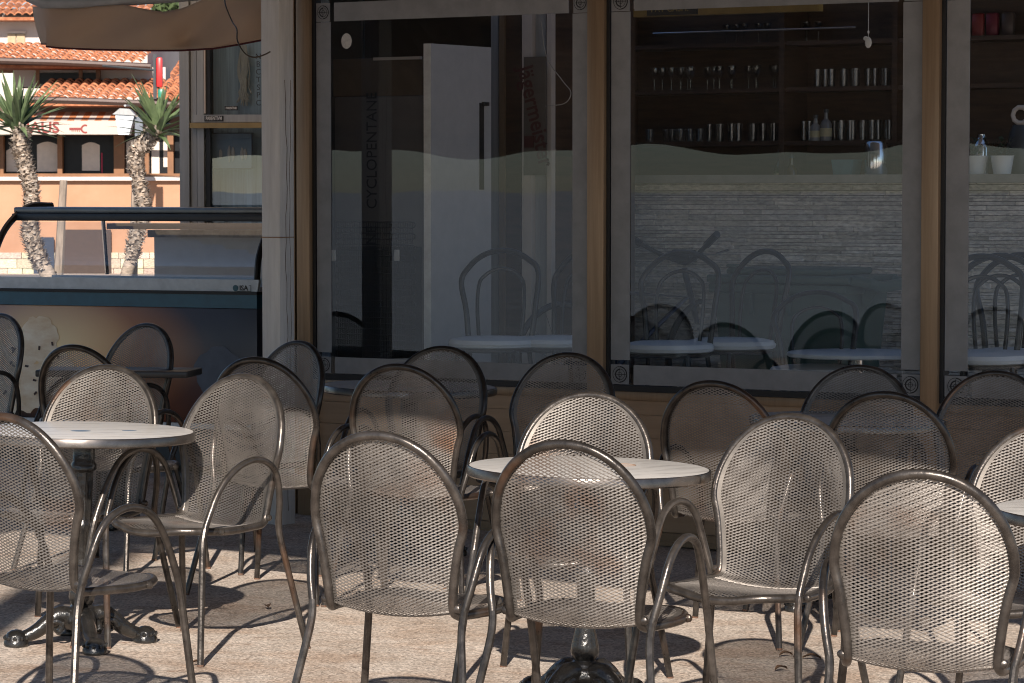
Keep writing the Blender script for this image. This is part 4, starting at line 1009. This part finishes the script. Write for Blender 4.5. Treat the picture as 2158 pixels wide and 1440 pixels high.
# stone base
sm_ = stone_mat(); sb = MB(); shade = []; z = -.1; zt2 = bp_(0, 532)[1]
while z < zt2-.02:
    h = random.choice([.10, .13, .16]); h = min(h, zt2-z); u = bp_(-150, 0)[0]; ue = bp_(560, 0)[0]
    while u < ue:
        L = random.uniform(.15, .4); n0 = len(sb.f); sb.box(u+.005, u+L-.005, BY-.05-random.uniform(0, .02), BY-.001, z+.004, z+h-.004); g = random.uniform(.65, 1.0); shade += [(g, g*random.uniform(.78, 1), g*.7)]*(len(sb.f)-n0); u += L
    z += h
st = sb.build('stone_base', sm_, rs, smooth=False); a_ = st.data.attributes.new('shade', 'FLOAT_COLOR', 'FACE'); a_.data.foreach_set('color', [q for g in shade for q in (*g, 1)])
rbox('cellar_door', 128, 236, 484, 600, -.09, -.075, mat('dark_brown_door', (.045, .025, .018), .6))
rbox('niche', 72, 116, 500, 586, -.09, -.075, mat('dark_blue_niche', (.015, .025, .05), .5))
rbox('ledge', -150, 560, 373, 381, -.12, 0, M_RWALL)
rbox('bottom_rail', -150, 560, 366, 373, -.06, .02, M_BRW)
# glazed band
MB().box(x0, x1, BY+.15, BY+.2, bp_(0, 366)[1], bp_(0, 286)[1]).build('glazing', M_DARKG, rs, smooth=False)
for (a, b_) in ((-40, -30), (0, 8), (121, 132), (240, 262), (303, 314), (353, 366), (420, 432)): rbox('window_frame', a, b_, 286, 366, -.03, .14, M_BRW)
m = MB()
for (a, b_, t_, bb) in ((10, 40, 318, 362), (75, 119, 305, 362), (170, 208, 306, 360), (264, 300, 300, 372), (317, 334, 300, 372), (342, 352, 290, 352)):
    xa, za = bp_(a, t_); xb, zb_ = bp_(b_, bb); n = 8
    P = [(xa, zb_), (xb, zb_)] + [(xb+(xa-xb)*k/n, za+.05*math.sin(k/n*math.pi)) for k in range(n+1)]
    MB().prism(P, BY+.143, BY+.147).build('curtain', M_CURT, rs, smooth=False)
rbox('red_curtain_tie', 211, 214, 322, 368, .13, .141, mat('magenta', (.4, .02, .06), .6))
# sign band
x_a, z_a = bp_(-100, 258); x_b, z_b2 = bp_(286, 286)
MB().box(x_a, x_b, BY-1.0, BY-.97, z_b2, z_a).build('sign_band', mat('sign_cream', (.50, .42, .36), .7, 0, var=.03), rs, smooth=False)
SZ = (z_a+z_b2)/2; MAR = mat('maroon_letters', (.22, .03, .025), .6)
text('sign_lettering', 'HAUS', .25, MAR, rs, (at(82, 270, BY-1).x, BY-1.006, at(82, 270, BY-1).z), (math.pi/2, 0, 0), bold=.006, sx=1.05)
m = MB(); cx, cz = at(168, 272, BY-1).x, at(168, 272, BY-1).z   # lobster emblem
m.box(cx-.17, cx+.02, BY-1.006, BY-1.002, cz-.02, cz+.02)
for k in range(5): m.box(cx-.13+.03*k, cx-.12+.03*k, BY-1.006, BY-1.0021, cz-.05, cz-.0205)
P = []
for k in range(13): a = R(60+240*k/12); P.append((cx+.09+.075*math.cos(a), cz+.075*math.sin(a)))
for k in range(12, -1, -1): a = R(60+240*k/12); P.append((cx+.09+.045*math.cos(a), cz+.045*math.sin(a)))
for k in range(12): m.quad((P[k][0], BY-1.005, P[k][1]), (P[k+1][0], BY-1.005, P[k+1][1]), (P[25-k-1][0], BY-1.005, P[25-k-1][1]), (P[25-k][0], BY-1.005, P[25-k][1]))
m.build('sign_emblem', MAR, rs, smooth=False)
m = MB()
for k in range(26):   # striped awning above sign
    a = -80+14.5*k; xa = at(a, 0, BY-1).x; xb = at(a+14.5, 0, BY-1).x; za, zb_ = at(0, 257.5, BY-1).z, at(0, 236, BY-.3).z
    if a > 270: break
    m.quad((xa, BY-1, za), (xb, BY-1, za), (xb, BY-.3, zb_), (xa, BY-.3, zb_), m=k % 2)
m.build('striped_awning', [M_CREAM, mat('awning_orange_stripe', (.45, .18, .08), .8)], rs, smooth=False)
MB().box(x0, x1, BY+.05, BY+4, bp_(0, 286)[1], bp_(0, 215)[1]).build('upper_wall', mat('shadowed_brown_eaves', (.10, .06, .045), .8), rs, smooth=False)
def tile_roof(name, px0, px1, py_e, py_r, Ye, Yr, pitch=.155, parent=rs):
    a = at(px0, py_e, Ye); b_ = at(px1, py_e, Ye); ztop = at(px0, py_r, Yr).z
    m = MB(); rows_ = 9; n = int((b_.x-a.x)/pitch); seg = 6
    for r in range(rows_):
        y0 = Ye+(Yr-Ye)*r/rows_; y1 = Ye+(Yr-Ye)*(r+1)/rows_+.04; z0 = a.z+(ztop-a.z)*r/rows_+.035; z1_ = a.z+(ztop-a.z)*(r+1)/rows_
        for i in range(n):
            jx = random.uniform(-.01, .01); jz = random.uniform(-.008, .008)
            for k in range(seg):
                t0, t1 = k/seg, (k+1)/seg; xa = a.x+pitch*(i+t0)+jx; xb = a.x+pitch*(i+t1)+jx
                ha = .055*abs(math.sin(math.pi*t0)); hb = .055*abs(math.sin(math.pi*t1))
                m.quad((xa, y0, z0+ha+jz), (xb, y0, z0+hb+jz), (xb, y1, z1_+hb+jz), (xa, y1, z1_+ha+jz))
                m.quad((xa, y0, z0+ha+jz-.03), (xb, y0, z0+hb+jz-.03), (xb, y0, z0+hb+jz), (xa, y0, z0+ha+jz))
    m.box(a.x, b_.x, Ye+.05, Yr, a.z-.08, a.z-.02)
    o_ = m.build(name, M_TILE, parent, smooth=False)
    return o_
tile_roof('roof', 62, 420, 213, 172, BY-.9, BY+1.2)
MB().tube([at(20, 209, BY-1.25), at(200, 214, BY-1.25), at(400, 222, BY-1.25)], .055, 8).build('gutter', M_GUT, rs)
# upper storey
rbox('attic_wall', 0, 330, 135, 178, 1.3, 2.0, M_RWALL)
rbox('attic_window', 60, 150, 148, 172, 1.2, 1.29, M_DARKG); rbox('attic_window', 152, 184, 148, 170, 1.2, 1.29, M_DARKG)
for (a, b_) in ((52, 60), (145, 153), (182, 192)): rbox('attic_frame', a, b_, 142, 176, 1.15, 1.19, M_BRW)
tile_roof('roof', -150, 306, 133, 96, BY+.3, BY+2.6)
MB().tube([at(-100, 126, BY+.2), at(120, 132, BY+.2), at(318, 141, BY+.2)], .06, 8).build('gutter', M_GUT, rs)
# lantern on the wall
ln = empty('wall_lantern', at(262, 262, BY-2), 0, 'white street lantern hanging in front of the restaurant sign', 'lantern')
MB().prism([(-.13, .15), (.17, .13), (.09, -.17), (-.08, -.17)], -.12, .12).build('lamp_glass', mat('milky_glass', (.62, .66, .70), .3), ln, smooth=False)
MB().prism([(-.17, .155), (.20, .135), (.10, .24), (-.05, .25)], -.15, .15).tube([(0, .1, .3), (.0, 1.0, .32)], .02, 6).build('cap', M_GREYAL, ln, smooth=False)
MB().box(.175, .30, -.05, .05, -.20, .12).build('side_panel', mat('grey_side', (.12, .14, .17), .5), ln, smooth=False)
# red/green sign
sgn = empty('shop_sign', at(337, 155, BY-3), 0, 'upright red and green illuminated style shop sign on a dark bracket', 'sign')
MB().bbox(-.055, .045, -.05, .05, -.22, .25, .03).build('red_part', mat('red_plastic', (.65, .03, .03), .35), sgn)
MB().bbox(-.03, .07, -.05, .05, -.42, -.24, .03).build('green_part', mat('green_plastic', (.02, .22, .15), .35), sgn)
MB().box(-.10, -.058, -.06, .06, -.40, .30).tube([(-.08, 0, .05), (-.9, 0, .12)], .02, 6).build('bracket', M_GREYDK, sgn)
# house further up the hill
hh = empty('hill_house', (0, 0, 0), 0, 'white house with shuttered windows and tiled roof rising behind the restaurant', 'building')
HY = 60.0
def hbox(name, px0, px1, py0, py1, y0, y1, m):
    a = at(px0, py1, HY); b_ = at(px1, py0, HY); return MB().box(a.x, b_.x, HY+y0, HY+y1, a.z, b_.z).build(name, m, hh, smooth=False)
hbox('wall', -300, 310, 18, 330, 0, 6, M_RWALL)
hbox('cornice', -300, 312, 33, 38, -.15, -.001, M_RWALL)
for (a, b_) in ((17, 34), (36, 53)): hbox('shutter', a, b_, 72, 98, -.05, -.001, mat('tan_shutter', (.42, .32, .2), .7))
hbox('window_trim', 14, 55, 66, 71, -.06, -.001, M_CREAM)
tile_roof('roof', -300, 320, 34, -60, HY-.6, HY+4, parent=hh)
# rocky wall + further roofs behind right part
rk = MB(); rr = random.Random(4)
a = at(306, 250, HY+8); 
for k in range(70):
    c0 = at(rr.uniform(180, 420), rr.uniform(95, 240), HY+8+rr.uniform(0, 1)); rk.blob(c0, (rr.uniform(.3, .7), .4, rr.uniform(.25, .5)), 8, 5, jit=.12)
o = rk.build('rocky_slope', mat('pale_rock', (.42, .37, .33), .9, 0, scale=2, var=.4, bump=.3, bscale=8)); tag(o, kind='structure')
fr2 = empty('far_house', (0, 0, 0), 0, 'small tiled house behind the red and green sign', 'building')
tile_roof('roof', 338, 460, 185, 120, HY-1, HY+3, parent=fr2)
a = at(338, 330, HY); b_ = at(560, 186, HY); MB().box(a.x, b_.x, HY, HY+3, a.z, b_.z).build('wall', mat('rust_wall', (.40, .15, .07), .8), fr2, smooth=False)
# vegetation glimpse through the awning opening
hd = MB()
for k in range(500):
    c0 = at(rr.uniform(320, 400), rr.uniform(4, 34), 66+rr.uniform(-.5, .5)); d = Vector((rr.uniform(-1, 1), rr.uniform(-1, 1), rr.uniform(-1, 1)))*.10; e = Vector((rr.uniform(-1, 1), rr.uniform(-1, 1), rr.uniform(-1, 1)))*.07
    hd.quad(c0-d, c0-e, c0+d, c0+e)
tag(hd.build('hillside_bush', mat('olive_leaf', (.06, .09, .03), .7), smooth=False), 'green bush on the slope glimpsed through the gap above the awning', 'bush')

# ------------------------------------------------------------------ yuccas
def yucca(name, path, Y, head, nl, lab, seed, Lm=.62):
    rr = random.Random(seed)
    root = empty('yucca_tree', at(path[-1][0], path[-1][1], Y), 0, lab, 'tree', 'yuccas in the street'); o0 = root.location.copy(); o0 = Vector(o0)
    P = [at(px, py, Y)-o0 for px, py, r in path]; C_ = catmull(P, 8); n = len(C_)
    rad = [path[min(len(path)-1, int(k/8))][2]*.85 for k in range(n)]
    t = MB(); t.tube(C_, .08, 14, rs=[r*(1+rr.uniform(-.06, .06)) for r in rad])
    t.build('trunk', mat('pale_yucca_bark', (.34, .27, .21), .9, 0, scale=20, var=.4, bump=.5, bscale=30, stretch=(1, 1, 3)), root)
    s_ = MB()     # papery leaf scars
    for k in range(1900):
        q = rr.random()**1.0; idx = min(n-2, int(q*(n-1)*.80)); f_ = rr.random(); c0 = C_[idx].lerp(C_[idx+1], f_); tg = (C_[idx]-C_[idx+1]).normalized()
        a = rr.uniform(0, 6.28); e1 = tg.cross(Vector((0, 1, 0))).normalized(); e2 = tg.cross(e1); rd = (e1*math.cos(a)+e2*math.sin(a)); r = rad[idx]
        b0 = c0+rd*r*.92; side = tg.cross(rd)*.020*rr.uniform(.7, 1.4); tip = b0+rd*rr.uniform(.02, .05)+tg*rr.uniform(-.02, .05)
        s_.quad(b0-side, b0+side, tip+side*.5, tip-side*.5)
    s_.build('bark_scales', mat('dry_leaf_scale', (.30, .24, .19), .9, 0, scale=25, col2=(.66, .58, .50)), root, smooth=False)
    l = MB(); hc = at(head[0], head[1], Y)-o0
    for k in range(nl):
        az = rr.uniform(0, 6.28); el = rr.triangular(-.35, 1.5, .95); L = Lm*rr.uniform(.65, 1.05)*(1.0 if el > .3 else .8)
        d = Vector((math.cos(az)*math.cos(el), math.sin(az)*math.cos(el), math.sin(el))); sd = d.cross(Vector((0, 0, 1)));
        sd = sd.normalized() if sd.length > .05 else Vector((1, 0, 0)); up = sd.cross(d); w0 = rr.uniform(.026, .036); st = hc + d*.03 - Vector((0, 0, rr.uniform(0, .12))); prev = None; sag = rr.uniform(.0, .16)
        for q in range(7):
            t_ = q/6; w_ = w0*(.6+1.6*t_ if t_ < .25 else (1-((t_-.25)/.75)**1.7)*1.0) + .0005; c0 = st+d*L*t_-Vector((0, 0, sag*t_*t_)); cur = (c0-sd*w_+up*w_*.35, c0, c0+sd*w_+up*w_*.35)
            if prev: l.quad(prev[0], prev[1], cur[1], cur[0]); l.quad(prev[1], prev[2], cur[2], cur[1])
            prev = cur
    l.build('leaf_crown', mat('yucca_leaf', (.06, .10, .045), .38, 0, scale=5, col2=(.16, .21, .10)), root, smooth=False)
    return root
YY = 29.0
yucca('a', [(48, 268, .085), (42, 300, .085), (52, 345, .08), (66, 400, .075), (66, 450, .08), (64, 490, .095), (82, 545, .085), (108, 600, .085), (112, 700, .10)], YY, (36, 262), 74, 'taller yucca with curved scaly trunk at the far left', 3, .68)
yucca('b', [(326, 272, .075), (310, 296, .085), (287, 322, .07), (288, 360, .07), (302, 420, .065), (300, 462, .07), (290, 490, .075), (278, 540, .07), (262, 600, .07), (256, 700, .09)], YY, (332, 268), 66, 'shorter yucca leaning right beside the grey kiosk', 8, .60)
for (a, b_, lab) in ((134, 117, 'weathered wooden stake beside the left yucca'), (286, 276, 'weathered wooden stake behind the right yucca')):
    P = at(a, 380, YY+.3); Q = at(b_, 700, YY+.3)
    o = MB().tube([P, Q], .05, 8, rs=[.037, .055]).build('wooden_stake', mat('grey_wood', (.26, .21, .17), .85, 0, scale=12, var=.3, stretch=(3, 3, .4))); tag(o, lab, 'stake', 'stakes by the yuccas')

# ------------------------------------------------------------------ small things
lf = mat('dry_leaf', (.09, .05, .028), .8, 0, scale=30, var=.4); rl = random.Random(11)
for k, (px, Y, lab) in enumerate(((1660, 9.75, 'dry brown leaf by the table foot right of the middle chairs, left one'), (1715, 9.7, 'dry brown leaf by the table foot right of the middle chairs, right one'), (1650, 9.45, 'small dry leaf on the sunlit paving in front of the table foot'), (410, 9.3, 'small dry leaf on the paving right of the left table foot'), (560, 10.6, 'dry leaf on the sunlit paving near the pillar'))):
    m = MB(); n = 10; L = rl.uniform(.018, .032); a0 = rl.uniform(0, 6.28)
    for q in range(n):
        t0, t1 = q/n, (q+1)/n; f = lambda t: (L*(t-.5)*2, L*.5*math.sin(math.pi*t)**.8, .006+.010*math.sin(3.1*t))
        A_, B_ = f(t0), f(t1)
        m.quad((A_[0], -A_[1], A_[2]+.004), (B_[0], -B_[1], B_[2]+.004), (B_[0], 0, B_[2]-.002), (A_[0], 0, A_[2]-.002)); m.quad((A_[0], 0, A_[2]-.002), (B_[0], 0, B_[2]-.002), (B_[0], B_[1], B_[2]+.004), (A_[0], A_[1], A_[2]+.004))
    o = m.build('dry_leaf', lf); x = gx(px, Y); o.location = (x, Y, gz(x)+.001); o.rotation_euler = (0, 0, a0); tag(o, lab, 'leaf', 'dry leaves on the paving')
o = MB().tube(catmull([fw(*q) for q in ((fu(1140, 60, .7), .7, fz(1140, 45, .7)), (fu(1152, 120, .7), .7, fz(1152, 120, .7)), (fu(1185, 170, .7), .7, fz(1185, 170, .7)), (fu(1203, 195, .7), .7, fz(1203, 195, .7)), (fu(1190, 218, .7), .7, fz(1190, 218, .7)), (fu(1150, 224, .7), .7, fz(1150, 224, .7)))], 8), .0022, 6).build('phone_cable', mat('pale_cord', (.35, .33, .30), .7)); tag(o, 'thin pale cable curling down behind the upper right of the first window', 'cable')
for o_, (x0, y0, kind_) in zip([q for q in bpy.data.objects if q.name.startswith('bistro_table')], ((-.02, -.04, 0), (.13, -.02, 1), (.10, .05, 1), (0, 0, 2), (0, 0, 2))):
    m = MB()
    if kind_ == 1: m.tube([(x0+.035*math.cos(a*.3927), y0+.035*math.sin(a*.3927), .7031) for a in range(16)], .0016, 5, closed=True); mm = mat('rust_ring', (.26, .17, .12), .6)
    elif kind_ == 0: m.lathe([(.028, .7029), (.022, .7034), (.001, .7035)], 14, c=(x0, y0, 0), sx=1.2); m.lathe([(.014, .7029), (.001, .7034)], 12, c=(x0+.16, y0, 0), sx=1.8); mm = mat('blue_smudge', (.10, .16, .24), .5)
    else: continue
    m.build('stain', mm, o_)

bt = None
for k, (px, zi, col, h, lab) in enumerate(((1648, 0, (.02, .05, .02), .20, 'dark green bottle on the lowest back bar board, left of the upright'), (1672, 0, (.10, .05, .01), .17, 'amber bottle on the lowest back bar board beside the dark green one'), (1722, 1, (.25, .24, .23), .12, 'pale handled jug bottle on the second back bar board right of the upright'), (1744, 1, (.20, .19, .18), .15, 'taller pale bottle on the second back bar board beside the jug bottle'))):
    q = fthing('bottle', fu(px, 300, SD-.2), SD-.22, zs[zi]+.0006, lab, 'bottle', 'bottles on the back bar')
    MB().lathe([(.030, 0), (.032, .01), (.032, h*.58), (.026, h*.68), (.012, h*.78), (.011, h)], 16).build('body', mat('bottle_glass_%d' % k, col, .12, 0, coat=.5), q)
    MB().lathe([(.0135, h+.0003), (.0135, h+.02)], 12).build('cap', M_GREYDK, q)
    MB().lathe([(.0326, h*.15), (.0326, h*.45)], 16, cap=False).build('paper_band', mat('cream_label', (.45, .38, .22), .6), q)
